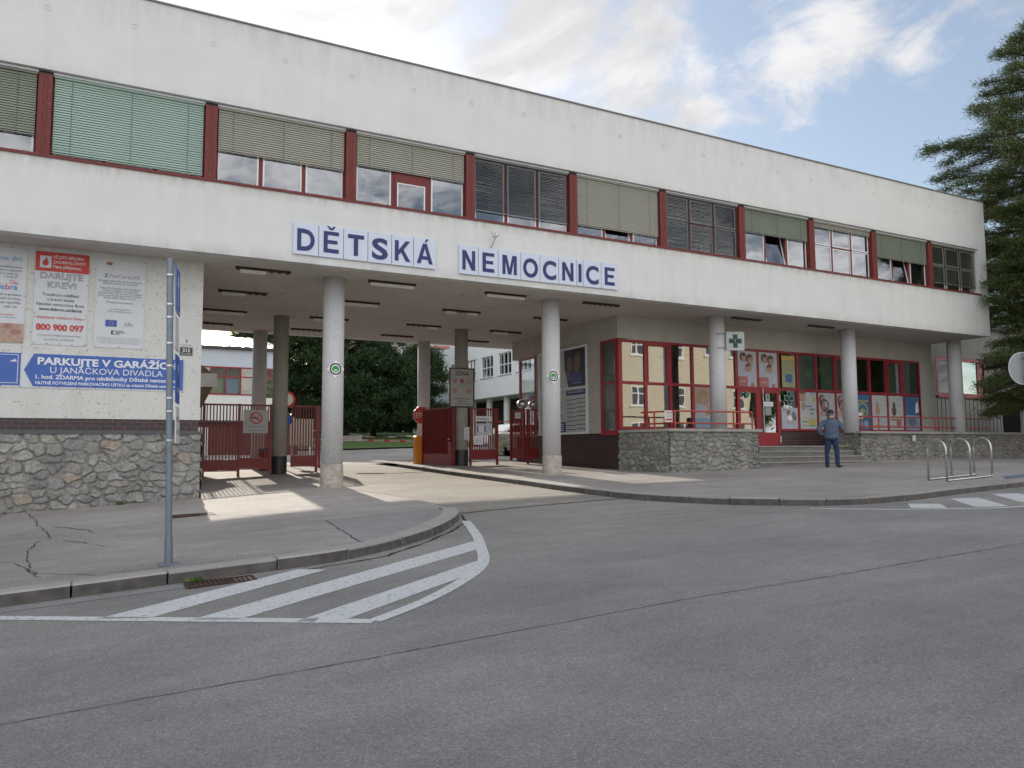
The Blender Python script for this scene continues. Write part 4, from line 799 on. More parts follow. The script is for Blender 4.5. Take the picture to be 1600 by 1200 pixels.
MB().poly(fz, [(22.97, 1.51), (48, 1.51), (48, 4.9), (29.3, 4.9), (29.3, 2.32), (22.97, 2.32)], 2.06, 2.13).build('terrace_floor', cop, ter)
stp = M('step_concrete', (.27, .265, .255), .85, var=.25, scale=4, bump=.5, spots=((.15, .15, .14), 9, .62, .5))
for k in range(4):
    yf = 1.4-.3*k; zt = 1.68-.165*k
    MB().box(17.385, 22.945, yf+.022, yf+.33 if k else 2.36, .8, zt-.035).build('step', M('step_riser', (.20, .195, .185), .85, var=.3, scale=4, bump=.5), ter); MB().box(17.386, 22.944, yf, yf+.34 if k else 2.359, zt-.034, zt).build('step_tread', cop, ter)
MB().rect(front(.498, 22.6, 1.12), 0, 0, .3, .06, 0, .002)
yl = M('step_edge_yellow', (.55, .5, .15), .7, var=.3)
MB().box(22.45, 22.94, 1.392, 1.44, 1.655, 1.684).build('edge_marking', yl, ter)
def rail(name, label, pts, posts, z0, zs, tail=0):
    t = thing(name, label, 'railing', (*pts[0], z0))
    for z in zs: MB().tube([(x, y, z) for x, y in pts], .024, 8).build('rail', railred, t)
    for x, y in posts: MB().tube([(x, y, z0), (x, y, zs[0])], .026, 8).build('post', railred, t)
rail('railing', 'red tube railing along the terrace coping left of the pharmacy door', [(14.3, 1.7), (14.55, .5), (17.38, .32)], [(14.4, 1.2), (14.57, .49), (16.68, .365), (17.38, .32)], 2.17, (2.68, 2.335))
rail('railing', 'long red tube railing on the terrace coping right of the steps', [(23.4, 1.95), (23.45, 1.25), (24.3, 1.2), (30.9, 1.2)], [(23.45, 1.25), (24.3, 1.2), (27.5, 1.2)], 2.17, (2.69, 2.34))
plate('notice', 'small white notice with red print hung on the left terrace railing', 'notice', Fr((14.25, .56, 2.36), (.96, -.0, 0), (0, 0, 1), (0, -1, 0)), .3, .33, banner, lambda p, f: (p.m(bred).text(f, .15, .25, 'ZÁKAZ', .06, width=.24, bold=.03), p.text(f, .15, .15, 'VJEZDU', .06, width=.2), p.rect(f, .03, .05, .27, .1, 0, .001)))
plate('notice', 'tiny white label on the farthest right column of the terrace', 'notice', front(1.0, 28.72, 3.33), .24, .13, banner, lambda p, f: p.m(greyp).text(f, .12, .05, 'ZÁKAZ', .04, width=.16))
plate('wall_box', 'small grey box on the rubble wall right of the steps', 'box', front(.86, 25.6, 1.83), .14, .2, lgrey, lambda p, f: p.m(greyp).rect(f, .03, .03, .11, .05, 0, .004), d=.05)
# pharmacy cross on the column
t = thing('pharmacy_sign', 'square white pharmacy sign with a dark green cross sticking out from a column', 'sign', (17.2, 1.0, 4.65))
f = Fr((17.02, .98, 4.62), (.93, -.36, 0), (0, 0, 1), (-.36, -.93, 0))
MB().rect(f, .05, 0, .61, .56, -.1, 0).build('box', M('sign_box', (.5, .52, .48), .4), t); b = MB().m(lgrey)
for a0, b0, a1, b1 in ((.045, -.005, .615, .02), (.045, .54, .615, .565), (.045, .0201, .07, .5399), (.59, .0201, .615, .5399)): b.rect(f, a0, b0, a1, b1, -.105, .006)
b.build('rim', parent=t)
def cross(mb, f, cx0, cy0, s, m1=dgreen, m2=white):
    k = s/3
    def cp(e): return [(cx0+p, cy0+q) for p, q in ((-k-e+.0, -k*.5-k*.0-e), (-k*.5-e, -k*.5-e), (-k*.5-e, -k*1.5-e), (k*.5+e, -k*1.5-e), (k*.5+e, -k*.5-e), (k*1.5+e, -k*.5-e), (k*1.5+e, k*.5+e), (k*.5+e, k*.5+e), (k*.5+e, k*1.5+e), (-k*.5-e, k*1.5+e), (-k*.5-e, k*.5+e), (-k*1.5-e, k*.5+e), (-k*1.5-e, -k*.5-e))]
    mb.m(m2).poly(f, cp(s*.06)[1:], .0, .002).m(m1).poly(f, cp(0)[1:], .002, .004)
    mb.m(m2).tube([f.p(cx0+s*.03*math.sin(t_*1.3)*1.8, cy0-s*.25+t_*s*.07, .006) for t_ in range(8)], s*.02, 5).poly(f, [(cx0-s*.1, cy0+s*.12), (cx0+s*.1, cy0+s*.12), (cx0+s*.03, cy0+s*.02), (cx0-s*.03, cy0+s*.02)], .004, .006)
b = MB(); cross(b, f, .33, .28, .4, dgreen, M('pale_green', (.25, .42, .35), .5)); b.build('cross', parent=t)
MB().tube([(16.7, 1.0, 4.68), (17.1, .96, 4.68)], .008, 6).tube([(16.7, 1.0, 5.12), (17.1, .96, 5.12)], .008, 6).build('bracket', steel, t)
b = MB(); f = Fr((0, 2.31, 0), (1, 0, 0), (0, 0, 1), (0, -1, 0)); cross(b, f, 21.16, 3.33, .42, dgreen, M('pale_green', (.25, .42, .35), .5))
tag(b.build('cross_sticker'), 'green pharmacy cross sticker on the pane right of the door', 'sticker')
b = MB(); cross(b, f, 18.0, 3.27, .42); tag(b.build('cross_sticker'), 'green pharmacy cross sticker half hidden behind the column left of the door', 'sticker')
b = MB(); cross(b, f, 19.2, 3.40, .2, M('sticker_teal', (.02, .3, .2), .5), dgreen); tag(b.build('cross_sticker'), 'small bright green cross sticker on the left door pane', 'sticker')
# ------------------------------------------------------------------ posters in the shop windows
pap = M('poster_paper', (.43, .46, .46), .5, var=.08, scale=2); skinp = M('print_skin', (.42, .27, .21), .5, var=.2, scale=9); hairp = M('print_hair', (.11, .075, .065), .5, var=.3, scale=9)
pblue = M('print_blue', (.05, .14, .30), .5, var=.3, scale=5); psky = M('print_sky', (.25, .38, .55), .5, var=.3, scale=4); ppink = M('print_salmon', (.38, .14, .13), .5, var=.15); pyel = M('print_yellow_green', (.30, .33, .17), .5, var=.2, scale=3); pshirt = M('print_pale_shirt', (.42, .45, .52), .5, var=.2, scale=7); pgold = M('print_gold', (.5, .38, .1), .5)
def poster(x0, x1, z0, z1, label, draw, base=None, y=2.322):
    w, h = x1-x0, z1-z0; fr = Fr((x0, y, z0), (1, 0, 0), (0, 0, 1), (0, -1, 0)); t = thing('poster', label, 'poster', (x0+w/2, y, z0))
    MB().rect(fr, 0, 0, w, h, 0, .003).build('sheet', base or pap, t); p = MB(); f = Fr(fr.p(0, 0, .0035), fr.u, fr.v, fr.n); draw(p, f, w, h)
    if p.v: p.build('print', parent=t)
def head(p, f, a, b, r, lay=0, hair=hairp, tilt=0):
    c = .001*lay
    p.m(hair).ell(f, a-r*.15, b+r*.25, r*1.12, r*1.1, c, c+.001, rot=tilt).m(skinp).ell(f, a+r*.15, b-r*.05, r*.82, r, c+.001, c+.002, rot=tilt).m(hair).ell(f, a+r*.02, b+r*.8, r*.7, r*.35, c+.002, c+.003)
    p.m(hair).ell(f, a+r*.35, b+r*.08, r*.1, r*.05, c+.002, c+.003).ell(f, a-r*.1, b+r*.08, r*.1, r*.05, c+.002, c+.003).m(ppink).ell(f, a+r*.15, b-r*.5, r*.22, r*.08, c+.002, c+.003)
def family(p, f, w, h):
    p.m(pshirt).poly(f, [(0, 0), (w*.5, 0), (w*.62, h*.45), (w*.5, h*.72), (w*.1, h*.75), (0, h*.6)], 0, .001).poly(f, [(w*.5, 0), (w, 0), (w*.95, h*.5), (w*.8, h*.68), (w*.55, h*.5)], 0, .0015)
    head(p, f, w*.32, h*.80, w*.17, 2); head(p, f, w*.66, h*.76, w*.17, 3, tilt=.3); head(p, f, w*.58, h*.52, w*.15, 5, M('print_brown_hair', (.14, .07, .04), .5))
    p.m(skinp).ell(f, w*.42, h*.5, w*.07, h*.05, .007, .008).m(ppink).rect(f, 0, 0, w*.5, h*.28, .008, .009).m(white).text(f, w*.25, h*.13, 'RODINA', .05, width=w*.3, c=.0095).m(ppink).rect(f, w*.68, 0, w*.85, h*.1, .008, .009)
poster(18.83, 19.67, 3.67, 4.86, 'salmon and white family poster in the upper window left of the door centre', family); poster(19.79, 20.64, 3.67, 4.86, 'salmon and white family poster in the upper window above the door handle', family)
def yg(p, f, w, h): p.m(pgold).rect(f, 0, h*.86, w, h, 0, .001); p.m(greyp).text(f, w*.5, h*.52, '1. MÁJ', .13, width=w*.55, bold=.03).ring(f, w*.5, h*.68, .04, .055, 0, .001).m(pblue).rect(f, w*.25, h*.16, w*.78, h*.42, 0, .001)
poster(20.86, 21.5, 3.7, 4.8, 'yellow green poster with a blue square in an upper window', yg, pyel)
def baby(p, f, w, h):
    p.m(sand).rect(f, 0, h*.3, w, h, 0, .001); head(p, f, w*.45, h*.72, w*.26, 1, M('print_blond', (.35, .24, .13), .5)); p.m(pshirt).ell(f, w*.3, h*.42, w*.3, h*.16, .005, .006).m(skinp).ell(f, w*.7, h*.4, w*.2, h*.06, .006, .007, rot=.4).m(psky).rect(f, 0, 0, w, h*.24, .007, .008).m(white).text(f, w*.5, h*.1, 'Pro zdravé děti', .06, width=w*.7, c=.009)
poster(16.93, 17.77, 2.27, 3.57, 'poster of a blond baby above a blue strip, left of the column', baby)
poster(17.9, 18.3, 2.27, 2.95, 'small pale poster low behind the column left of the door', lambda p, f, w, h: (p.m(pyel).rect(f, 0, h*.75, w, h, 0, .001), p.m(greyp).rect(f, w*.1, h*.4, w*.7, h*.45, 0, .001)))
def crawl(p, f, w, h):
    p.m(pshirt).rect(f, 0, 0, w, h*.35, 0, .001).m(M('print_slate', (.14, .17, .22), .5)).ell(f, w*.78, h*.6, w*.13, h*.24, .001, .002, rot=.3); head(p, f, w*.45, h*.72, w*.11, 2); p.m(white).ell(f, w*.5, h*.48, w*.13, h*.16, .006, .007, rot=.3).m(skinp).ell(f, w*.42, h*.34, w*.04, h*.13, .007, .008).ell(f, w*.62, h*.33, w*.1, h*.05, .007, .008).m(pblue).text(f, w*.2, h*.86, 'zdraví', .07, width=w*.28, bold=.03).m(greyp).text(f, w*.7, h*.9, 'Nový začátek', .05, width=w*.5)
poster(20.78, 21.56, 2.27, 3.0, 'pale grey poster of a crawling baby below the green cross', crawl)
def offers(p, f, w, h):
    p.m(pap); head(p, f, w*.14, h*.88, w*.24, 0, M('print_brown_hair', (.14, .07, .04), .5)); p.m(skinp).ell(f, w*.2, h*.62, w*.14, h*.12, .004, .005).m(pgold).ell(f, w*.85, h*.8, w*.1, h*.07, 0, .001)
    p.m(black).text(f, w*.75, h*.95, 'SLEVA', .05, width=w*.22, bold=.03).text(f, w*.55, h*.6, 'NOVINKY', .07, width=w*.34, bold=.03).text(f, w*.7, h*.52, 'V lékárně', .07, width=w*.42, bold=.03).text(f, w*.72, h*.4, '75,-', .09, width=w*.25, bold=.04)
    for k in range(6): p.m((pgold, greyp, green)[k % 3]).rect(f, w*.08+w*.45*(k % 2), h*(.28-.1*(k//2)), w*.44+w*.45*(k % 2), h*(.31-.1*(k//2)), 0, .001)
    p.m(pgold).rect(f, w*.5, h*.12, w*.92, h*.26, 0, .0012)
poster(21.69, 22.51, 2.27, 3.56, 'cream price offer poster with a small face in its top corner', offers)
def pram(p, f, w, h):
    p.m(hairp).ell(f, w*.2, h*.8, w*.18, h*.16, 0, .001).m(skinp).ell(f, w*.24, h*.82, w*.11, h*.09, .001, .002).m(black).ring(f, w*.35, h*.66, w*.2, w*.27, .002, .003).m(skinp).ell(f, w*.32, h*.66, w*.12, h*.07, .003, .004).m(ppink).ell(f, w*.3, h*.58, w*.2, h*.05, .004, .005)
    p.m(greyp).text(f, w*.7, h*.92, 'S láskou pro ně', .05, width=w*.45).rect(f, w*.55, h*.86, w*.85, h*.875, 0, .001).m(sand).rect(f, w*.05, h*.36, w*.75, h*.5, 0, .001).m(signblue).ell(f, w*.6, h*.42, w*.2, h*.09, .001, .002).m(white).text(f, w*.6, h*.4, 'DĚTI', .08, width=w*.26, c=.003, bold=.03)
    p.m(pgold).ell(f, w*.8, h*.25, w*.12, h*.08, 0, .001).m(greyp).rect(f, w*.1, h*.1, w*.6, h*.12, 0, .001)
poster(22.64, 23.46, 2.27, 3.56, 'poster of a dark haired mother and child in front of the standing man', pram); poster(23.6, 24.4, 2.27, 3.56, 'poster of a dark haired mother and child partly behind the column', pram)
def blue1(p, f, w, h): p.m(pgold).rect(f, w*.1, h*.8, w*.9, h*.83, 0, .001).m(pyel).ring(f, w*.5, h*.55, w*.28, w*.36, 0, .001).m(pyel).ell(f, w*.5, h*.5, w*.2, h*.1, .001, .002).m(white).rect(f, w*.2, h*.3, w*.45, h*.48, .002, .003).m(hairp).rect(f, w*.6, h*.3, w*.7, h*.5, .002, .003).m(psky).ell(f, w*.35, h*.15, w*.15, h*.12, 0, .001).ell(f, w*.7, h*.15, w*.15, h*.12, 0, .001)
poster(24.54, 25.36, 2.27, 3.56, 'bright blue poster with yellow shapes just right of the column', blue1, pblue)
def whitefig(c1, c2):
    def d(p, f, w, h): p.m(c1).ell(f, w*.35, h*.72, w*.1, h*.1, 0, .001).ell(f, w*.35, h*.55, w*.16, h*.14, 0, .0012).m(c2).rect(f, w*.1, h*.28, w*.9, h*.33, 0, .001).ell(f, w*.65, h*.2, w*.18, h*.1, 0, .0012).m(greyp).text(f, w*.7, h*.9, 'pro maminky', .06, width=w*.4).rect(f, w*.5, h*.7, w*.9, h*.72, 0, .001).rect(f, w*.1, h*.1, w*.6, h*.13, 0, .001)
    return d
poster(25.49, 26.31, 2.27, 3.56, 'white poster with a pale baby figure, second right of the column', whitefig(skinp, pshirt)); poster(26.44, 27.27, 2.27, 3.56, 'white poster with an orange brown figure behind the right railing', whitefig(hairp, ppink))
poster(27.4, 28.24, 2.27, 3.56, 'blue and grey picture poster in the last shop window on the right', lambda p, f, w, h: (p.m(pblue).rect(f, 0, h*.45, w, h, 0, .001), p.m(white).poly(f, [(w*.7, h*.5), (w*.95, h*.55), (w*.9, h*.85), (w*.75, h*.8)], .001, .002), p.m(M('print_slate', (.14, .17, .22), .5)).ell(f, w*.45, h*.25, w*.3, h*.14, .001, .002)), psky)
plate('notice', 'white paper notice taped inside the door pane behind the handle', 'notice', Fr((19.95, 2.31, 3.02), (1, 0, 0), (0, 0, 1), (0, -1, 0)), .42, .16, white, lambda p, f: p.m(greyp).text(f, .21, .06, 'OTEVŘENO', .05, width=.3))
plate('notice', 'pale green opening hours sheet in the door pane above the white notice', 'notice', Fr((20.03, 2.31, 3.2), (1, 0, 0), (0, 0, 1), (0, -1, 0)), .2, .25, M('pale_paper_green', (.28, .33, .28), .5), lambda p, f: p.m(dgreen).ell(f, .1, .14, .03, .04, 0, .001))
plate('notice', 'pale sheet in the door pane below the white notice', 'notice', Fr((20.0, 2.31, 2.72), (1, 0, 0), (0, 0, 1), (0, -1, 0)), .28, .28, M('pale_paper_green', (.28, .33, .28), .5), lambda p, f: [p.m(greyp).rect(f, .03, .04+k*.05, .24, .05+k*.05, 0, .001) for k in range(4)])
# ------------------------------------------------------------------ notice case on the passage wall
t = thing('notice_case', 'wide notice case with a dark hospital poster and a floor directory on the passage wall', 'notice board', (13.9, 5.4, 2.1))
f = side(13.955, 7.0, 2.1); Wc = 3.05
MB().rect(f, 0, 0, Wc, 2.88, 0, .05).build('board', lgrey, t); f = side(13.90, 7.0, 2.1); b = MB().m(white)
for a0, b0, a1, b1 in ((0, 0, Wc, .06), (0, 2.82, Wc, 2.88), (0, .061, .05, 2.819), (Wc-.05, .061, Wc, 2.819), (.051, 1.5, Wc-.051, 1.54)): b.rect(f, a0, b0, a1, b1, 0, .025)
b.build('rim', parent=t)
dk = M('print_midnight', (.02, .018, .035), .5, var=.5, scale=4)
p = MB().m(pap).rect(f, .06, 1.56, Wc-.06, 2.8, 0, .004).m(dk).poly(f, [(1.95, 1.56), (Wc-.06, 1.56), (Wc-.06, 2.8), (1.7, 2.8), (1.72, 2.2)], .004, .006).m(M('print_dusky_skin', (.16, .09, .08), .5, var=.3, scale=6)).ell(f, 2.05, 2.3, .16, .25, .006, .007, rot=.2).ell(f, 2.5, 2.35, .2, .33, .006, .007, rot=-.2).ell(f, 1.95, 1.95, .1, .16, .006, .0075).m(signblue).ell(f, 2.4, 1.85, .4, .2, .006, .0068)
p.m(lgrey).text(f, 2.5, 1.66, 'www.nemocnice.cz', .05, width=.6, c=.009).m(black).text(f, 2.6, 2.62, 'Lék', .1, c=.009).ring(f, 1.35, 2.5, .05, .09, .004, .006).text(f, 1.3, 1.75, 'dětem', .07, c=.006)
p.m(pap).rect(f, 1.8, .07, Wc-.06, 1.49, 0, .004).m(signblue).rect(f, 1.8, 1.28, Wc-.06, 1.45, .004, .006).m(white).text(f, 2.4, 1.36, 'SEZNAM ODDĚLENÍ', .07, width=.9, c=.0075).m(black)
for k in range(8):
    p.rect(f, 1.83, 1.12-k*.14, 2.37, 1.145-k*.14, .004, .006).rect(f, 2.42, 1.14-k*.14, 2.96, 1.165-k*.14, .004, .006)
p.m(greyp)
for k in range(7): p.rect(f, 1.85, 1.06-k*.14, 2.2, 1.067-k*.14, .004, .006).rect(f, 2.45, 1.08-k*.14, 2.75, 1.087-k*.14, .004, .006)
p.m(pap).rect(f, .9, .45, 1.76, 1.49, 0, .004).m(ppink).poly(f, [(1.3, .8), (1.5, .8), (1.46, 1.2), (1.38, 1.25)], .004, .006).rect(f, 1.3, .5, 1.5, .72, .004, .006).m(signblue).rect(f, .9, .08, 1.76, .42, 0, .004).m(white)
for k in range(4): p.rect(f, 1.0, .13+k*.07, 1.65, .15+k*.07, .004, .006)
p.m(greyp).rect(f, 1.0, 1.36, 1.7, 1.38, .004, .006)
p.build('print', parent=t)
t = thing('intercom', 'black intercom phone on the passage wall beside the gate post', 'intercom', (13.9, 7.1, 2.3)); f = side(13.958, 7.22, 2.3)
MB().rect(f, 0, 0, .16, .3, 0, .07).build('housing', black, t, bevel=.01); MB().rect(f, .03, .17, .13, .27, .071, .075).build('keypad', greyp, t)
plate('notice', 'small white notice above the black intercom', 'notice', side(13.958, 7.25, 2.75), .25, .3, banner, lambda p, f: [p.m(greyp).rect(f, .04, .05+k*.05, .2, .06+k*.05, 0, .001) for k in range(4)])
# ------------------------------------------------------------------ gates
def gate(name, label, a, b, zt=2.98, posts=(0, 1), solid=False, feet=True, pb=.2, pt=.52, zg=None, n=None):
    """barred gate from plan point a to b"""
    L = math.dist(a, b); u = Vector((b[0]-a[0], b[1]-a[1], 0))/L; nn = Vector((u.y, -u.x, 0)); z0 = Gz(*a) if zg is None else zg
    t = thing(name, label, 'gate', (a[0], a[1], z0), 'dark red barred gates under the building'); fr = Fr((a[0], a[1], z0), u, (0, 0, 1), nn); H = zt-z0
    for p in posts: MB().rect(fr, p*L-.035+(.035 if p == 0 else -.035), .0 if feet else .12, p*L+.035+(.035 if p == 0 else -.035), H+.01, -.035, .035).build('post', gatered, t)
    f = MB(); f.rect(fr, .071, H-.05, L-.071, H, -.02, .02).rect(fr, .071, pb, L-.071, pb+.03, -.02, .02).rect(fr, .071, pt-.01, L-.071, pt+.02, -.02, .02); f.build('frame', gatered, t)
    MB().rect(fr, .071, pb+.031, L-.071, pt-.011, -.012, .012).build('kick_panel', gatepanel if solid else gatered, t)
    n = n or int((L-.14)/.082); st = (L-.14)/n
    for k in range(n):
        x = .07+(k+.5)*st
        MB().rect(fr, x-.016, pt+.021, x+.016, H-.051, -.014, .014).build('bar', gatered, t)
    if solid: MB().rect(fr, .072, pt+.021, L-.072, H-.051, -.03, -.016).build('back_sheet', gatered, t)
    return t, fr
gy = 7.05
gate('gate', 'fixed red barred gate panel next to the stone corner on the left', (1.9, gy), (2.83, gy), posts=())
gate('gate', 'red barred gate panel between the stone corner and the no smoking notice', (2.76, gy+.001), (3.80, gy+.001), posts=(0,))
tg, fr = gate('gate', 'red barred gate panel carrying the no smoking notice', (3.73, gy), (4.70, gy))
tg2, _ = gate('gate', 'red barred gate panel between the two left columns', (5.19, gy), (6.07, gy), posts=(1,))
gate('gate', 'open driveway gate leaf swung back beside the left column', (6.14, gy+.05), (6.62, gy+2.1), feet=False, zg=.95)
lt, lf = gate('gate', 'open driveway gate leaf with a scuffed kick sheet beside the zone sign column', (10.33, 9.1), (10.62, 7.0), zt=3.05, solid=True, feet=False, pb=.04, pt=.55, zg=.92, n=18)
MB().rect(lf, 1.75, .56, 1.97, .95, .02, .03).build('lock_plate', gatepanel, lt); MB().tube([lf.p(1.93, 1.05, .02), lf.p(1.93, 1.05, .07), lf.p(1.82, 1.05, .07)], .012, 6).build('handle', stain, lt)
MB().tube([lf.p(1.95, -.1, .05), lf.p(1.95, .5, .05)], .012, 6).build('drop_bolt', gatered, lt)
pg, pf = gate('gate', 'red barred gate panel with paper notices right of the zone sign column', (11.2, gy), (12.28, gy), zt=3.02, zg=1.08)
ol, of = gate('gate', 'open footpath gate leaf standing edge on below the shiny globes', (13.28, gy+.95), (13.36, gy+.04), zt=3.02, zg=1.1, feet=False, n=8)
gate('gate', 'narrow fixed gate panel between the footpath gate and the passage wall', (13.42, gy), (13.94, gy), zt=3.02, zg=1.1, posts=(0,))
plate('no_smoking_notice', 'square notice with a no smoking symbol on the red gate', 'notice', front(gy-.05, 3.87, 2.13), .70, .68, M('notice_grey', (.42, .42, .40), .5, var=.06),
      lambda p, f: (p.m(bred).ring(f, .36, .45, .14, .18, .001, .003).m(black).rect(f, .22, .43, .42, .47, 0, .001).tube([f.p(.42+.01*math.sin(k), .49+.02*k, .002) for k in range(5)], .005, 5).m(bred).poly(f, [(.24, .55), (.265, .575), (.49, .35), (.465, .325)], .001, .004).m(black).text(f, .36, .175, 'KOUŘENÍ V CELÉM AREÁLU ZAKÁZÁNO', .035, width=.6).text(f, .36, .07, 'SMOKING PROHIBITED', .028, width=.45).m(greyp).rect(f, .04, .25, .1, .29, 0, .001)))
def circ(p, f, x, y, r, kind):
    if kind == 'blue': p.m(M('print_violet', (.2, .1, .35), .5)).ell(f, x, y, r, r, .001, .002).m(bred).ring(f, x, y, r*.75, r, .002, .003).poly(f, [(x-r*.6, y+r*.5), (x-r*.5, y+r*.6), (x+r*.6, y-r*.5), (x+r*.5, y-r*.6)], .002, .003)
    else: p.m(bred).ring(f, x, y, r*.72, r, .001, .003)
    p.m(black)
    if kind == '20': p.text(f, x, y-r*.33, '20', r*.95, c=.003, bold=.02)
    if kind == 'dog': p.m(black).ell(f, x-r*.05, y, r*.35, r*.14, .001, .002).rect(f, x-r*.35, y-r*.35, x-r*.25, y, .001, .0022).rect(f, x+r*.15, y-r*.35, x+r*.25, y, .001, .0022).ell(f, x+r*.32, y+r*.2, r*.14, r*.12, .001, .0024).m(bred).poly(f, [(x-r*.6, y+r*.5), (x-r*.5, y+r*.6), (x+r*.6, y-r*.5), (x+r*.5, y-r*.6)], .002, .003)
def zone(p, f):
    w, h = .86, 1.29
    p.m(black)
    for a0, b0, a1, b1 in ((-.035, -.02, w+.03, .025), (-.035, h-.025, w+.03, h+.02), (-.035, .0251, .012, h-.0251), (w-.017, .0251, w+.03, h-.0251)): p.rect(f, a0, b0, a1, b1, 0, .003)
    p.text(f, w/2, 1.05, 'ZÓNA', .2, width=.52, bold=.012); circ(p, f, .17, .87, .08, '20'); circ(p, f, .43, .87, .08, 'blue'); circ(p, f, .69, .87, .08, 'ring'); circ(p, f, .17, .54, .08, 'dog'); circ(p, f, .69, .54, .08, 'dog')
    p.m(black)
    for x in (.34, .60):
        for a0, b0, a1, b1 in ((x, .67, x+.18, .676), (x, .76, x+.18, .766), (x, .676, x+.006, .76), (x+.174, .676, x+.18, .76)): p.rect(f, a0, b0, a1, b1, 0, .001)
    p.text(f, w/2, .25, 'ZÓNA KONTROLY', .075, width=.62).text(f, w/2, .16, 'VJEZDU', .075, width=.3).text(f, w/2, .07, 'VOZIDEL A OSOB', .075, width=.62)
zt_ = plate('zone_sign', 'tall ZONE sign with round traffic symbols fixed to a column in the gateway', 'sign', front(6.9, 10.38, 3.03), .93, 1.31, M('zone_sign_face', (.36, .36, .33), .5, var=.06), lambda p, f: zone(p, Fr(f.p(.035, .01, 0), f.u, f.v, f.n)), d=.02)
MB().box(10.6, 11.2, 6.91, 6.95, 3.35, 3.39).box(10.6, 11.2, 6.91, 6.95, 3.95, 3.99).build('clamp', steel, zt_)
plate('notice', 'small grey rules sheet on the column under the zone sign', 'notice', front(6.915, 10.93, 1.95), .2, .42, lgrey, lambda p, f: [p.m(greyp).rect(f, .03, .04+k*.045, .17, .047+k*.045, 0, .001) for k in range(8)])
plate('notice', 'white notice with a blue stripe and logo at the top of the gate panel', 'notice', front(gy-.02, 11.42, 2.55), .62, .2, white, lambda p, f: (p.m(black).ring(f, .09, .1, .02, .04, 0, .001).rect(f, .02, .0, .6, .02, 0, .0015).rect(f, .16, .11, .4, .125, 0, .001).rect(f, .16, .07, .5, .085, 0, .001)))
plate('notice', 'white notice with two violet bars on the gate panel', 'notice', front(gy-.02, 11.42, 2.1), .62, .4, lgrey, lambda p, f: (p.m(M('print_violet', (.2, .1, .35), .5)).rect(f, .05, .1, .1, .32, 0, .001).rect(f, .32, .1, .37, .32, 0, .001).m(white).rect(f, .11, .1, .31, .32, 0, .001)))
plate('notice', 'white paper sheet low on the gate panel above the round red object', 'notice', front(gy-.02, 11.35, 1.78), .34, .3, white, lambda p, f: [p.m(greyp).rect(f, .04, .04+k*.05, .3, .05+k*.05, 0, .001) for k in range(4)])
plate('notice', 'small white plate on the open footpath gate leaf', 'notice', Fr((13.23, gy+.5, 2.7), (.08, -.99, 0), (0, 0, 1), (-.99, -.08, 0)), .36, .22, banner, lambda p, f: p.m(greyp).text(f, .18, .08, 'VCHOD', .08, width=.24))
for x, l in ((13.3, 'larger shiny metal globe on the footpath gate post'), (13.72, 'smaller shiny metal globe on the fixed gate panel')):
    t = thing('metal_globe', l, 'globe', (x, gy+.1, 3.03)); MB().cyl(x, gy+.1, 3.02, 3.08, .05).build('neck', gatered, t); MB().sphere((x, gy+.1, 3.2), .2 if x < 13.5 else .16, 14, (1, 1, .85)).build('globe', stain, t, smooth=True)
# ------------------------------------------------------------------ round green stickers on front columns
for x, l in ((4.93, 'diamond sticker with a green disc on the front left column'), (10.86, 'diamond sticker with a green disc on the front right column')):
    f = front(1.005, x, 3.5 if x < 6 else 3.57); t = thing('green_sticker', l, 'sticker', (x, 1.0, 3.3)); s = .2
    MB().poly(f, [(0, -s-.01), (s, 0), (0, s+.01), (-s, 0)], 0, .004).build('diamond', M('sticker_white', (.82, .82, .80), .4, var=.03), t); p = MB().m(black).ring(f, 0, 0, .105, .14, .004, .006).m(green).ell(f, 0, 0, .085, .075, .004, .006).m(banner).ell(f, 0, -.03, .04, .02, .006, .008); p.build('disc', parent=t)
# ------------------------------------------------------------------ STOP sign, boom gate, bins, mirror
f = front(10.25, 10.75, 2.9); t = thing('stop_sign', 'red octagonal STOP sign on the rear right column', 'sign', (10.75, 10.3, 2.6)); oc = lambda r: [(r*math.cos(math.radians(22.5+45*i)), r*math.sin(math.radians(22.5+45*i))) for i in range(8)]
MB().poly(f, oc(.36), 0, .01).build('plate', banner, t); MB().poly(f, oc(.335), .01, .012).build('face', bred, t); MB().m(banner).text(f, 0, -.1, 'STOP', .27, width=.52, c=.014, bold=.02).build('lettering', parent=t)
MB().box(10.73, 10.78, 10.26, 10.32, 2.6, 3.1).build('bracket', steel, t)
bz = Gz(10.3, 9.3)
t = thing('boom_gate', 'orange boom gate cabinet with a lowered red and white arm across the driveway', 'boom gate', (10.32, 9.3, bz))
MB().box(10.12, 10.5, 9.2, 9.5, bz, bz+.98).build('cabinet', orange, t, bevel=.015); MB().box(10.16, 10.46, 9.19, 9.197, bz+.1, bz+.7).build('door', orange, t); MB().ell(front(9.195, 10.38, bz+.86), 0, 0, .04, .04, 0, .01).build('lamp', black, t)
MB().cyl(10.2, 9.35, bz+.98, bz+1.06, .06).build('beacon', M('beacon_cream', (.8, .72, .5), .4), t)
a = MB(); xz = 10.12; 
cr_ = M('arm_cream', (.50, .42, .35), .5)
for k in range(9): w5 = .2 if k % 2 else .38; a.m(bred if k % 2 else cr_).box(xz-w5, xz, 9.28, 9.33, bz+.76+.006*k, bz+.83+.006*k); xz -= w5+.001
ar = a.build('arm', parent=t); MB().box(7.3, 8.15, 9.24, 9.27, bz+.80, bz+.98).build('arm_sign', banner, t)
MB().m(bred).text(front(9.239, 7.72, bz+.9), 0, 0, 'HLAVNÍ VJEZD', .06, width=.6).text(front(9.239, 7.72, bz+.83), 0, 0, 'ZÁKAZ STÁNÍ', .05, width=.5).build('lettering', parent=t)
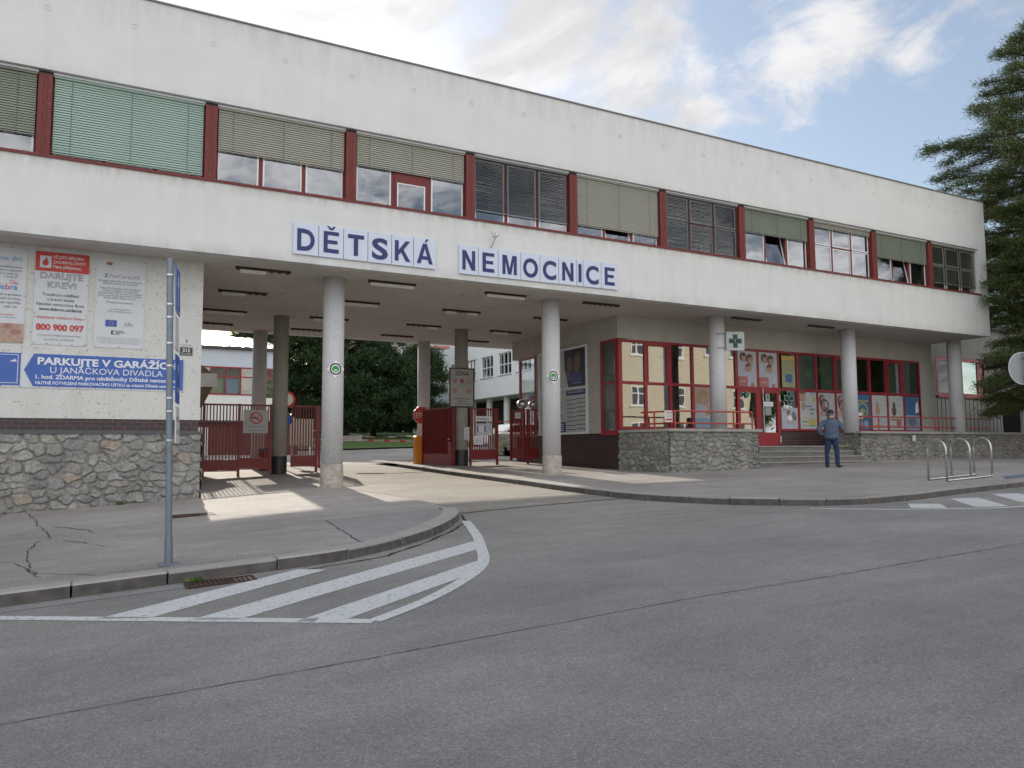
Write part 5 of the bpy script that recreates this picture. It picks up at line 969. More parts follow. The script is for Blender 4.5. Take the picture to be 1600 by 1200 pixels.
def barrel(x, y, label, lid):
    z = Gz(x, y); t = thing('barrel', label, 'bin', (x, y, z)); MB().tube([(x, y, z), (x, y, z+.3), (x, y, z+.62)], [.2, .24, .23], 20).build('body', M('barrel_dark', (.03, .03, .04), .5) if x > 8 else gatered, t); MB().cyl(x, y, z+.621, z+.70, .25, .22).build('lid', lid, t)
barrel(10.78, 9.75, 'dark bin with a turquoise lid between the boom gate and the open gate leaf', M('lid_teal', (.03, .2, .25), .5)); barrel(4.95, 9.3, 'dark red bin with a blue lid behind the no smoking notice', trafblue)
t = thing('traffic_mirror', 'rounded rectangular traffic mirror on a pole behind the left columns', 'mirror', (5.6, 12.0, 1.1)); MB().cyl(5.75, 12.1, Gz(5.7, 12), 4.2, .035).build('pole', lgrey, t)
f = front(12.0, 5.3, 3.5); MB().poly(f, [(.08, 0), (.52, 0), (.6, .08), (.6, .62), (.52, .7), (.08, .7), (0, .62), (0, .08)], 0, .03).build('rim', M('mirror_rim', (.45, .3, .22), .5, var=.5, scale=12), t); MB().poly(f, [(.12, .05), (.48, .05), (.55, .12), (.55, .58), (.48, .65), (.12, .65), (.05, .58), (.05, .12)], .03, .033).build('mirror_glass', M('mirror_glass', (.7, .7, .7), .04, 1, var=.02), t)
z = Gz(7.6, 16); t = thing('notice_board', 'plain grey board on two white legs behind the left gate panel', 'board', (7.7, 16, z)); MB().box(7.2, 8.15, 16, 16.05, z+.6, z+1.7).build('board', M('board_beige', (.34, .31, .28), .7), t)
for x in (7.3, 8.05): MB().box(x-.03, x+.03, 16.05, 16.1, z, z+1.6).build('leg', white, t)
for (x, y, l, blue) in ((6.28, 12.4, 'round traffic sign with a red rim just right of the inner left column', 0),):
    z = Gz(x, y); t = thing('traffic_sign', l, 'traffic sign', (x, y, z)); MB().cyl(x, y+.05, z, 3.75, .03).build('pole', lgrey, t); MB().ell(front(y, x, 3.5), 0, 0, .3, .3, 0, .01).build('plate', banner, t); MB().ring(front(y, x, 3.5), 0, 0, .22, .3, .01, .013).build('rim', bred, t); MB().ell(front(y, x, 2.75), 0, 0, .22, .22, 0, .01).build('lower_plate', trafblue, t)
t = thing('garden_hut', 'small hut with a sloping brown roof behind the left gate', 'hut', (2.9, 14, .9)); b = MB().m(M('hut_brown', (.07, .05, .035), .8, var=.3))
b.poly(front(13.4, 0, 0), [(1.5, 3.2), (3.45, 3.2), (3.98, 4.3), (3.4, 4.75), (1.5, 4.75)], -1.8, 0); b.build('roof', parent=t); MB().box(1.6, 3.2, 13.5, 15, .9, 3.2).build('wall', MATS['hut_brown'], t); MB().rect(front(13.395, 3.35, 3.95), 0, 0, .6, .5, 0, .01).build('panel', greyp, t)
# ------------------------------------------------------------------ sign pole at the left kerb
px_, py_ = .80, -7.2; z = Gz(px_, py_)
t = thing('sign_pole', 'tall grey steel sign pole on the pavement edge in front of the stone wall', 'sign pole', (px_, py_, z))
MB().cyl(px_, py_, z, 3.82, .036).build('pole', steel, t, smooth=False); MB().cyl(px_, py_, z, z+.3, .044).build('sleeve', steel, t); MB().box(px_-.1, px_+.1, py_-.08, py_+.08, z, z+.018).build('base_plate', steel, t)
b = MB()
for zz in (3.62, 3.28, 3.13, 2.83, 2.57, 2.2, 2.05, 1.72): b.cyl(px_, py_, zz, zz+.02, .043)
b.build('clamp', stain, t)
ud = Vector((.17, .985, 0)).normalized(); nd_ = Vector((ud.y, -ud.x, 0))
def psign(z0, z1, w, matl, label, draw, off=-.02):
    f = Fr((px_+.055, py_+off, z0), ud, (0, 0, 1), nd_); return plate('road_sign', label, 'road sign', f, w, z1-z0, matl, draw, d=.012)
def onew(p, f):
    p.m(banner)
    for a0, b0, a1, b1 in ((.01, .01, .49, .025), (.01, .525, .49, .54), (.01, .0251, .025, .5249), (.475, .0251, .49, .5249)): p.rect(f, a0, b0, a1, b1, 0, .001)
    p.poly(f, [(.22, .07), (.28, .07), (.28, .33), (.36, .33), (.25, .48), (.14, .33), (.22, .33)], 0, .001)
psign(3.22, 3.77, .5, trafblue, 'square blue road sign with a white arrow at the top of the pole', onew)
psign(2.78, 3.17, .36, lgrey, 'grey backed road sign second from the top of the pole', lambda p, f: p.m(banner).rect(f, .02, .02, .34, .36, 0, .001), off=.02)
psign(2.16, 2.72, .46, trafblue, 'dark blue road sign with white text, third from the top', lambda p, f: (p.m(banner).text(f, .23, .3, 'P', .22, bold=.03), p.text(f, .23, .12, 'RESERVÉ', .08, width=.35)))
psign(1.70, 2.12, .46, banner, 'white road sign with black text, lowest on the pole', lambda p, f: (p.m(black).text(f, .23, .24, 'PO-PÁ', .09, width=.3), p.text(f, .23, .1, '6-17 h', .09, width=.3)))
for o_ in [q for q in bpy.data.objects if q.name.startswith(('sign_pole', 'road_sign')) and q.parent is None]:
    R_ = Matrix.Translation((px_, py_, z)) @ Matrix.Rotation(-.024, 4, 'Y') @ Matrix.Translation((-px_, -py_, -z)); o_.matrix_world = R_ @ Matrix.Translation(o_.location)
t = thing('road_sign', 'round road sign seen from behind on a grey pole at the right edge', 'road sign', (25.9, -3.0, 1.0)); f = Fr((25.62, -3.0, 4.06), (.95, -.3, 0), (0, 0, 1), (-.3, -.95, 0))
MB().ell(f, 0, 0, .5, .5, -.01, 0, 40).build('plate', M('sign_back_grey', (.30, .32, .34), .5, .3, var=.1), t); MB().ring(f, 0, 0, .49, .515, -.015, .005, 40).build('rim', lgrey, t); MB().cyl(25.66, -3.12, Gz(25.6, -3), 4.6, .05).build('pole', steel, t)
MB().rect(f, -.1, .3, .42, .33, .0, .02).rect(f, -.1, -.3, .42, -.27, .0, .02).build('clamp', stain, t)
# ------------------------------------------------------------------ bike racks
zk = .868
rk = [((16.93, -5.51), (16.9, -5.97)), ((18.03, -5.36), (17.98, -5.85)), ((19.26, -5.16), (19.15, -5.66))]
names = ['stainless bicycle stand hoop nearest the camera, left of three', 'middle stainless bicycle stand hoop of three', 'farthest right stainless bicycle stand hoop of three']
for (a, b_), l in zip(rk, names):
    z = Gz(*a); t = thing('bicycle_stand', l, 'bicycle stand', (*a, z), 'bicycle stands on the pavement'); A, B = Vector((*a, z)), Vector((*b_, z)); A, B = B+(A-B)*1.0, B; mid = (A+B)/2; r = (A-B).length/2; d = (A-B).normalized(); H = .93
    pts = [A, A+Vector((0, 0, H-r))]+[mid+Vector((0, 0, H-r))+d*r*math.cos(q)+Vector((0, 0, r*math.sin(q))) for q in [math.pi*k/14 for k in range(1, 14)]]+[B+Vector((0, 0, H-r)), B]
    MB().tube(pts, .024, 10).build('hoop', stain, t, smooth=True)
for i, l in ((0, 'rear stainless ground rail joining the bicycle stands'), (1, 'front stainless ground rail joining the bicycle stands')):
    o = MB().tube([(*rk[0][i], Gz(*rk[0][i])+.03), (*rk[1][i], Gz(*rk[1][i])+.03), (*rk[2][i], Gz(*rk[2][i])+.03)], .026, 8).build('ground_rail', stain); tag(o, l, 'ground rail')
sheet('blue_marking', [(18.6, -6.3), (20.6, -6.0), (21.2, -5.5), (19.4, -5.75)], Gz, .008, M('worn_blue_paint', (.10, .2, .35), .8, var=.4, scale=8, spots=((.18, .17, .165), 9, .5, .9)))
# a tuft of weeds at the kerb
def tuft(x, y, n, h, label):
    b = MB(); z = Rz(x, y)
    for k in range(n):
        a = random.uniform(0, 6.28); r = random.uniform(0, .05); l = random.uniform(.4, 1)*h; dx, dy = math.cos(a), math.sin(a); x0, y0 = x+dx*r*1.6, y+dy*r*.5
        b.add([(x0-dy*.008, y0+dx*.008, z), (x0+dy*.008, y0-dx*.008, z), (x0+dx*l*.3+dy*.006, y0+dy*l*.3-dx*.006, z+l*.7), (x0+dx*l*.7, y0+dy*l*.7, z+l*.8)], [(0, 1, 2, 3)])
    tag(b.build('weeds', M('weed_green', (.08, .16, .02), .7, var=.3)), label, 'weeds')
tuft(1.0, -7.86, 45, .085, 'small tuft of green weeds at the foot of the left kerb'); tuft(.55, .86, 40, .1, 'tiny weeds at the foot of the left stone wall')
# ------------------------------------------------------------------ person looking at the shop window
def remesh(mb, name, mat, parent, vox, sm=4, disp=0, dsc=.05):
    me = bpy.data.meshes.new('r'); me.from_pydata(mb.v, [], mb.f); o = bpy.data.objects.new('r', me); COL.objects.link(o)
    md = o.modifiers.new('a', 'REMESH'); md.mode = 'VOXEL'; md.voxel_size = vox; ms = o.modifiers.new('b', 'SMOOTH'); ms.iterations = sm; ms.factor = .5
    if disp:
        tx = bpy.data.textures.new('n', 'CLOUDS'); tx.noise_scale = dsc; d = o.modifiers.new('c', 'DISPLACE'); d.texture = tx; d.strength = disp; d.mid_level = .5
    bpy.context.view_layer.update(); nm = bpy.data.meshes.new_from_object(o.evaluated_get(bpy.context.evaluated_depsgraph_get())); bpy.data.objects.remove(o)
    nm.name = name; nm.materials.clear(); nm.materials.append(mat); nm.polygons.foreach_set('use_smooth', [True]*len(nm.polygons)); r = bpy.data.objects.new(name, nm); COL.objects.link(r); r.parent = parent; return r
def rings(mb, rs, n=20):
    """rs: (x, y, z, rx, ry)"""
    vs = []
    for x, y, z, a, b in rs: vs += [(x+a*math.cos(2*math.pi*k/n), y+b*math.sin(2*math.pi*k/n), z) for k in range(n)]
    N = len(rs); mb.add(vs, [(i*n+k, i*n+(k+1) % n, (i+1)*n+(k+1) % n, (i+1)*n+k) for i in range(N-1) for k in range(n)]+[tuple(range(n-1, -1, -1)), tuple((N-1)*n+k for k in range(n))])
pz = Gz(19.45, -.8)
man = thing('person', 'man in a denim jacket, jeans and dark cap seen from behind', 'person', (19.45, -.8, pz))
b = MB(); rings(b, [(0, 0, .88, .15, .11), (0, 0, 1.05, .15, .11), (0, 0, 1.3, .18, .12), (0, 0, 1.40, .15, .09), (0, .0, 1.46, .065, .065), (0, .015, 1.53, .062, .068)])
b.sphere((0, .03, 1.605), .1, 12, (.78, .98, 1.12)); b.sphere((0, .055, 1.555), .062, 10, (.9, .9, .8)); b.sphere((0, .125, 1.59), .018, 8, (.8, 1, 1.4)); b.sphere((-.078, .02, 1.6), .024, 8, (.4, .8, 1.2)); b.sphere((.078, .02, 1.6), .024, 8, (.4, .8, 1.2))
for s in (-1, 1): b.tube([(s*.1, 0, .9), (s*.115, .0, .5), (s*.12, -.01, .08)], [.075, .05, .04], 12)
b.tube([(-.17, 0, 1.38), (-.36, -.08, 1.14), (-.22, .02, .95)], [.05, .04, .032], 12); b.tube([(.17, 0, 1.38), (.31, .0, 1.15), (.2, .26, 1.22), (.16, .33, 1.25)], [.05, .04, .03, .035], 12)
for k in range(4): b.tube([(.14+.016*k, .34, 1.24+.008*k), (.12+.016*k, .40, 1.27+.008*k), (.10+.014*k, .41, 1.30+.006*k)], [.0105, .0095, .009], 6)
b.tube([(.17, .33, 1.27), (.13, .35, 1.31)], [.011, .010], 6)
body = remesh(b, 'body', skin, man, .008, 3)
b = MB(); rings(b, [(0, 0, .86, .205, .15), (0, 0, .88, .21, .155), (0, -.005, 1.0, .205, .15), (0, -.01, 1.15, .2, .145), (0, -.01, 1.28, .215, .145), (0, -.01, 1.36, .21, .13), (0, -.005, 1.42, .15, .1), (0, -.0, 1.465, .085, .085)], 28)
b.tube([(-.17, 0, 1.37), (-.27, -.04, 1.27), (-.365, -.085, 1.13), (-.31, -.04, 1.04), (-.235, .02, .965)], [.078, .07, .062, .056, .052], 14); b.tube([(.17, 0, 1.37), (.25, .0, 1.26), (.315, .0, 1.155), (.26, .13, 1.19), (.205, .25, 1.22)], [.078, .07, .063, .057, .05], 14)
remesh(b, 'jacket', denim, man, .012, 2, .035, .06)
b = MB().m(denim).tube([(-.06, -.075, 1.45), (-.085, .0, 1.475), (-.05, .07, 1.46)], .022, 8).tube([(.06, -.075, 1.45), (.085, .0, 1.475), (.05, .07, 1.46)], .022, 8).tube([(-.065, -.075, 1.45), (0, -.095, 1.46), (.065, -.075, 1.45)], .022, 8)
def lb(mb, name, mat, sm=True):
    me = bpy.data.meshes.new(name); me.from_pydata(mb.v, [], mb.f); me.materials.append(mat); me.polygons.foreach_set('use_smooth', [sm]*len(me.polygons)); o = bpy.data.objects.new(name, me); COL.objects.link(o); o.parent = man; return o
lb(b, 'collar', denim)
b = MB(); rings(b, [(0, 0, .80, .15, .12), (0, 0, .9, .155, .125), (0, 0, .98, .15, .12)])
for s, fx in ((-1, -.02), (1, .02)): b.tube([(s*.085, 0, .86), (s*.105, .0, .68), (s*.115+fx, .01, .48), (s*.12+fx, -.005, .28), (s*.125+fx, -.01, .1), (s*.125+fx, -.01, .055)], [.098, .092, .075, .066, .065, .066], 16)
remesh(b, 'jeans', jeans, man, .012, 2, .03, .06)
b = MB()
rings(b, [(-.145, .05, .0, .045, .135), (-.145, .05, .045, .045, .135), (-.145, .03, .075, .042, .1), (-.145, -.01, .11, .04, .05)]); lb(b, 'shoe', M('black_shoe', (.02, .02, .022), .4, var=.1))
b = MB(); b.tube([(.14, -.05, .05), (.2, .03, .045), (.245, .12, .04)], [.05, .05, .04], 10); lb(b, 'shoe', MATS['black_shoe']); b = MB(); b.tube([(.205, .02, .085), (.245, .08, .07)], [.022, .02], 8); lb(b, 'shoe_stripe', M('shoe_cream', (.6, .5, .35), .5))
b = MB(); rings(b, [(0, .015, 1.61, .092, .112), (0, .02, 1.66, .093, .113), (0, .02, 1.70, .078, .095), (0, .02, 1.725, .04, .055), (0, .02, 1.73, .01, .01)], 24); rings(b, [(0, .13, 1.622, .07, .07), (0, .13, 1.63, .07, .07)]); lb(b, 'cap', M('navy_cap', (.02, .02, .05), .7, var=.15))
b = MB(); rings(b, [(0, .0, 1.56, .077, .09), (0, .005, 1.6, .084, .1), (0, .01, 1.615, .085, .103)], 24); lb(b, 'hair', M('grey_hair', (.22, .2, .18), .8, var=.3, scale=30))
man.rotation_euler = (0, 0, math.radians(-47))
# ------------------------------------------------------------------ the yard behind the gateway
def lawn_z(x, y): return Gz(x, y)-.05+.16*min(1, max(0, (y-31)/2))+.03*max(0, y-33)
def lawn(x0, x1, y0, y1):
    n, q = 24, 12; mb = MB(); vs = [(x0+(x1-x0)*i/n, y0+(y1-y0)*j/q, lawn_z(x0+(x1-x0)*i/n, y0+(y1-y0)*j/q)+random.uniform(0, .03)) for j in range(q+1) for i in range(n+1)]
    mb.add(vs, [(j*(n+1)+i, j*(n+1)+i+1, (j+1)*(n+1)+i+1, (j+1)*(n+1)+i) for j in range(q) for i in range(n)]); return mb.build('grass', grass_m, kind='stuff')
o = lawn(9, 26, 31, 52); o['label'] = 'green lawn under the conifers at the far end of the yard'; o['category'] = 'grass'
kb = MB(); strip(kb, [(8.8, 30.9), (26, 30.9)], .2, lambda x, y: Gz(x, y)+.02, 0); kb.build('kerb', granite, kind='structure')
# white wing on the right of the yard
wx = 27.2; wing = thing('wing_building', 'white two storey hospital wing with square windows behind the gateway', 'building', (wx, 30, 1.9))
b = MB(); wy = [27.9+3*k for k in range(8)]; b.box(wx, wx+.35, 13, 55, 8.95, 10.45); b.box(wx, wx+.35, 13, 55, 5.684, 7.28)
e = 13
for y in wy: b.box(wx, wx+.35, e, y, 7.281, 8.949); e = y+2.15
b.box(wx, wx+.35, e, 55, 7.281, 8.949); b.box(wx+.351, wx+12, 54.5, 55, 1.5, 10.4); b.box(wx+.351, wx+12, 13, 13.4, 5.684, 10.4); b.box(wx+.351, wx+12, 13.401, 54.4, 5.684, 5.9); b.box(wx+.3, wx+12, 13, 55, 10.451, 10.55)
b.build('wall', M('wing_white_plaster', (.87, .88, .88), .85, var=.05, scale=1, streak=((.55, .55, .52), .25)), wing)
MB().box(wx+2.5, wx+2.9, 13, 55, 1.0, 5.68).build('ground_floor_wall', M('garage_dark', (.05, .055, .06), .7, var=.3), wing); MB().box(wx+2.91, wx+12, 13.1, 54, 1, 2).build('floor', darkmet, wing)
MB().box(wx+1.6, wx+1.8, 13.5, 54.4, 5.95, 10.3).build('room_wall', room_m, wing)
fw_ = side(wx+.12, 0, 0)
for k, y in enumerate(wy):
    f = MB(); g = side(wx+.15, 0, 0)
    for a0, b0, a1, b1 in ((-y-2.15, 7.29, -y-2.09, 8.94), (-y-.06, 7.29, -y, 8.94), (-y-2.089, 7.29, -y-.061, 7.35), (-y-2.089, 8.88, -y-.061, 8.94), (-y-2.089, 8.02, -y-.061, 8.1), (-y-1.4, 7.351, -y-1.32, 8.019), (-y-.76, 7.351, -y-.68, 8.019), (-y-1.4, 8.101, -y-1.32, 8.879), (-y-.76, 8.101, -y-.68, 8.879)): f.rect(g, a0, b0, a1, b1, 0, .05)
    w_ = f.build('window', white, wing); MB().rect(side(wx+.17, 0, 0), -y-2.1, 7.34, -y-.05, 8.9, 0, .003).build('pane', glass, w_); MB().rect(side(wx, 0, 0), -y-2.2, 7.2, -y+.05, 7.25, 0, .06).build('sill', greyp, w_)
    if k in (6, 7, 4): MB().rect(side(wx+.22, 0, 0), -y-2.1, 8.1 if k > 5 else 7.4, -y-.05 - (0 if k > 5 else 1.2), 8.9, 0, .02).build('blind', greyp if k > 5 else lgrey, w_)
for y in range(15, 54, 3): c = MB().cyl(wx+.9, y+.3, Gz(wx, y)-.2, 5.683, .26, n=20).build('column', plaster, wing, smooth=False)
# building with red windows on the left of the yard
yb = 35; lb_ = thing('rear_building', 'low grey blue building with red framed windows and a pale metal roof', 'building', (4, yb, 1.6))
gb = M('pale_blue_cladding', (.50, .54, .60), .6, var=.06, scale=1)
MB().box(-14, 10.8, yb, yb+.3, 6.95, 8.05).build('fascia', gb, lb_); MB().box(-14.2, 11.0, yb-.25, yb+.2, 8.051, 8.22).build('gutter', black, lb_)
MB().box(-14, 10.8, yb+.02, yb+.3, .8, 5.16).build('wall', plaster, lb_); MB().box(-14, 10.6, yb+1.2, yb+1.4, 1, 8).build('room_wall', M('bright_room', (.4, .36, .33), .8, var=.5, scale=1), lb_); MB().box(10.6, 10.8, yb+.31, yb+10, .8, 8.05).build('end_wall', gb, lb_)
b = MB().m(M('pale_metal_roof', (.62, .60, .55), .5, .2, var=.1, stretch=(3, .3, 1)))
n = 90; vs = []
for i in range(n+1):
    x = -14.2+25.2*i/n; z_ = .04*(i % 2); vs += [(x, yb-.2, 8.23+z_), (x, yb+9, 10.1+z_)]
b.add(vs, [(2*i, 2*i+2, 2*i+3, 2*i+1) for i in range(n)]); b.build('roof', parent=lb_)
k = 0
for x in np.arange(-13.9, 10.3, .92):
    wdt = .9; f = MB(); g = front(yb, x, 0)
    for a0, b0, a1, b1 in ((0, 5.16, .06, 6.94), (.061, 5.16, .92-.001, 5.24), (.061, 6.86, .92-.001, 6.94), (.061, 6.28, .92-.001, 6.36)): f.rect(g, a0, b0, a1, b1, -.1, .02)
    w_ = f.build('window', redmet, lb_); MB().rect(g, .06, 5.24, .92, 6.86, -.06, -.05).build('pane', posterglass if k % 3 else glass, w_)
    if k % 3: MB().rect(front(yb+.35, x, 0), .1, 5.3, .85, 6.2, 0, .02).build('window_picture', [pyel, psky, pap][k % 2], w_)
    k += 1
# reddish shed behind the left gates
t = thing('shed', 'long low brown red shed in the sun behind the left gates', 'shed', (0, 25, 1.3)); zz = Gz(3, 25)
MB().box(-8, 9.6, 25, 28, zz-.2, zz+1.75).build('wall', M('shed_red_brown', (.12, .035, .03), .7, var=.4, scale=2, stretch=(4, 1, .3)), t); MB().box(-8.2, 9.8, 24.8, 28.2, zz+1.751, zz+1.85).build('roof', darkmet, t)
for x in (2.6, 4.6): MB().rect(front(24.99, x, zz), 0, .05, .5, 1.5, 0, .03).build('door', lgrey, t)
# tower block far behind the conifers
tb = thing('apartment_block', 'tall pale apartment block with white balconies far behind the conifers', 'building', (38, 75, 2)); bw = M('block_beige', (.55, .52, .47), .8, var=.06)
MB().box(30, 52, 75, 90, 1, 24).build('wall', bw, tb)
for fl in range(7):
    z = 3+3*fl
    MB().box(30.5, 36.5, 73.6, 74.99, z, z+.95).build('balcony', white, tb)
    for x in (31, 33.8, 38, 41, 44, 47): MB().rect(front(74.99, x, z+1.0), 0, 0, 2, 1.5, 0, .03).build('window', M('far_window', (.08, .09, .11), .15, var=.3), tb)
    MB().rect(front(74.97, 38, z+2.55), -.1, 0, 2.1, .35, 0, .4).build('awning', ppink, tb)
# low wall, steps, railing and car on the right of the yard
z = Gz(17, 16); t = thing('low_wall', 'low stone wall with steps behind the footpath gate', 'wall', (17, 16, z)); rubble('stone_wall', Fr((16.6, 16, 0), (1, 0, 0), (0, 0, 1), (0, -1, 0)), 5, lambda a: z-.05, z+.85, .05, 61, t); MB().box(16.6, 21.6, 16.01, 16.4, z-.1, z+.93).build('coping', cop, t)
for k in range(3): MB().box(17.2, 19, 15.1+.3*k, 15.99, z-.1, z+.15*(k+1)).build('step', stp, t)
MB().box(17.2, 19, 15.08, 15.099, z+.11, z+.15).build('edge_marking', yl, t)
t = thing('railing', 'short red railing on the low stone wall in the yard', 'railing', (17, 16.2, z+.93)); MB().box(16.8, 21, 16.18, 16.22, z+1.5, z+1.54).box(16.8, 21, 16.18, 16.22, z+1.02, z+1.05).build('rail', railred, t)
for x in (16.82, 18.8, 20.9): MB().box(x-.02, x+.02, 16.17, 16.23, z+.93, z+1.5).build('post', railred, t)
cz = Gz(19.5, 20)
car = thing('parked_car', 'white car parked in the sun behind the low wall of the yard', 'car', (20, 20, cz)); b = MB(); prof = [(0, .35), (.05, .75), (.9, .95), (1.55, 1.38), (2.9, 1.42), (3.7, 1.05), (4.2, .95), (4.3, .4), (4.0, .25), (.3, .25)]
f = Fr((17.9, 19.3, cz), (1, 0, 0), (0, 0, 1), (0, -1, 0)); b.poly(f, prof, -1.6, 0); b.build('body', M('car_white', (.8, .8, .8), .2, var=.02), car, bevel=.05)
MB().poly(f, [(1.2, .97), (1.65, 1.3), (2.25, 1.33), (2.25, .97)], -.01, .012).poly(f, [(2.33, .97), (2.33, 1.33), (2.85, 1.34), (3.45, 1.0)], -.01, .012).build('side_window', M('car_glass', (.02, .025, .03), .05), car)
for x in (.85, 3.4): w_ = MB().ell(f, x, .31, .31, .31, -.05, .03, 24).build('wheel', black, car); MB().ell(f, x, .31, .18, .18, .03, .04, 16).build('rim', lgrey, w_)
t = thing('flower_tub', 'round dark red tub shape behind the right gate panel', 'planter', (12.6, 11.5, 1.1)); MB().tube([(12.6, 11.5, 1.15), (12.6, 11.5, 1.5), (12.6, 11.5, 1.85), (12.6, 11.5, 1.95)], [.5, .55, .4, .1], 24).build('tub', gatered, t)
# ------------------------------------------------------------------ building joined on the right end
rb = thing('side_building', 'grey side building with a red framed window beyond the last terrace column', 'building', (35, 5, 2)); 
b = MB().m(M('shaded_grey_render', (.24, .24, .22), .9, var=.2)); b.box(29.5, 33.5, 5, 5.4, 1.5, 7.2).box(37.3, 52, 5, 5.4, 1.5, 7.2).box(33.501, 37.299, 5, 5.4, 5.7, 7.2).box(33.501, 37.299, 5, 5.4, 1.5, 3.95); b.build('wall', parent=rb); MB().box(29.4, 52.2, 4.8, 12, 7.201, 7.35).build('roof', darkmet, rb)  # shade of the tree is put into the wall as a darker grey
g = front(5.05, 0, 0); f = MB()
for a0, b0, a1, b1 in ((33.5, 3.95, 37.3, 4.08), (33.5, 5.55, 37.3, 5.69), (33.51, 4.081, 33.65, 5.549), (34.7, 4.081, 34.95, 5.549), (36.6, 4.081, 36.85, 5.549), (37.15, 4.081, 37.29, 5.549)): f.rect(g, a0, b0, a1, b1, 0, .06)
w_ = f.build('window', redmet, rb); MB().rect(g, 33.6, 4.05, 37.2, 5.6, .01, .015).build('pane', posterglass, w_); MB().box(33.4, 37.4, 6.5, 6.6, 3.5, 5.9).build('room_wall', room_m, rb); MB().box(33.4, 37.6, 4.86, 5.0, 3.86, 3.93).build('sill', redmet, w_)
b = MB().m(M('ribbed_cladding', (.24, .24, .22), .6, var=.08))
for k in range(60): b.box(31.6+k*.3, 31.85+k*.3, 4.93, 4.99, 2.1, 3.8)
b.build('cladding', parent=rb)
t = thing('kiosk', 'low grey cabinet with slatted boards on the terrace at the right edge', 'cabinet', (37, 2.5, 2.13)); 
for k in range(4): MB().box(35.8, 39, 2.5, 2.55, 2.9+.2*k, 3.08+.2*k).build('slat', lgrey, t)
for x in (35.8, 37.4, 38.9): MB().box(x-.06, x+.06, 2.56, 2.7, 2.13, 3.7).build('post', lgrey, t)
MB().box(36, 38.9, 2.72, 3.6, 2.13, 3.5).build('box', darkmet, t)
# ------------------------------------------------------------------ trees
def needles(P, D, n, L, Wd, spread, rg):
    """quads around points P (m,3) with growth directions D"""
    m = len(P); i = rg.integers(0, m, n); p = P[i]+rg.normal(0, 1, (n, 3))*spread; d = D[i]+rg.normal(0, .6, (n, 3)); d /= np.linalg.norm(d, axis=1)[:, None]
    s = np.cross(d, rg.normal(0, 1, (n, 3))); s /= np.linalg.norm(s, axis=1)[:, None]+1e-9; l = rg.uniform(.6, 1.3, (n, 1))*L; w_ = rg.uniform(.6, 1.2, (n, 1))*Wd
    return np.stack([p-s*w_*.5, p+s*w_*.5, p+d*l+s*w_*.3, p+d*l-s*w_*.3], 1)
def leafmesh(name, Q, mat, parent):
    Q = np.asarray(Q).reshape(-1, 4, 3)-np.array(wloc(parent)); n = len(Q); me = bpy.data.meshes.new(name); me.vertices.add(n*4); me.vertices.foreach_set('co', Q.ravel()); me.loops.add(n*4); me.loops.foreach_set('vertex_index', np.arange(n*4)); me.polygons.add(n); me.polygons.foreach_set('loop_start', np.arange(0, n*4, 4)); me.polygons.foreach_set('loop_total', np.full(n, 4)); me.update(calc_edges=True)
    me.materials.append(mat); o = bpy.data.objects.new(name, me); COL.objects.link(o); o.parent = parent; return o
rg = np.random.default_rng(3)
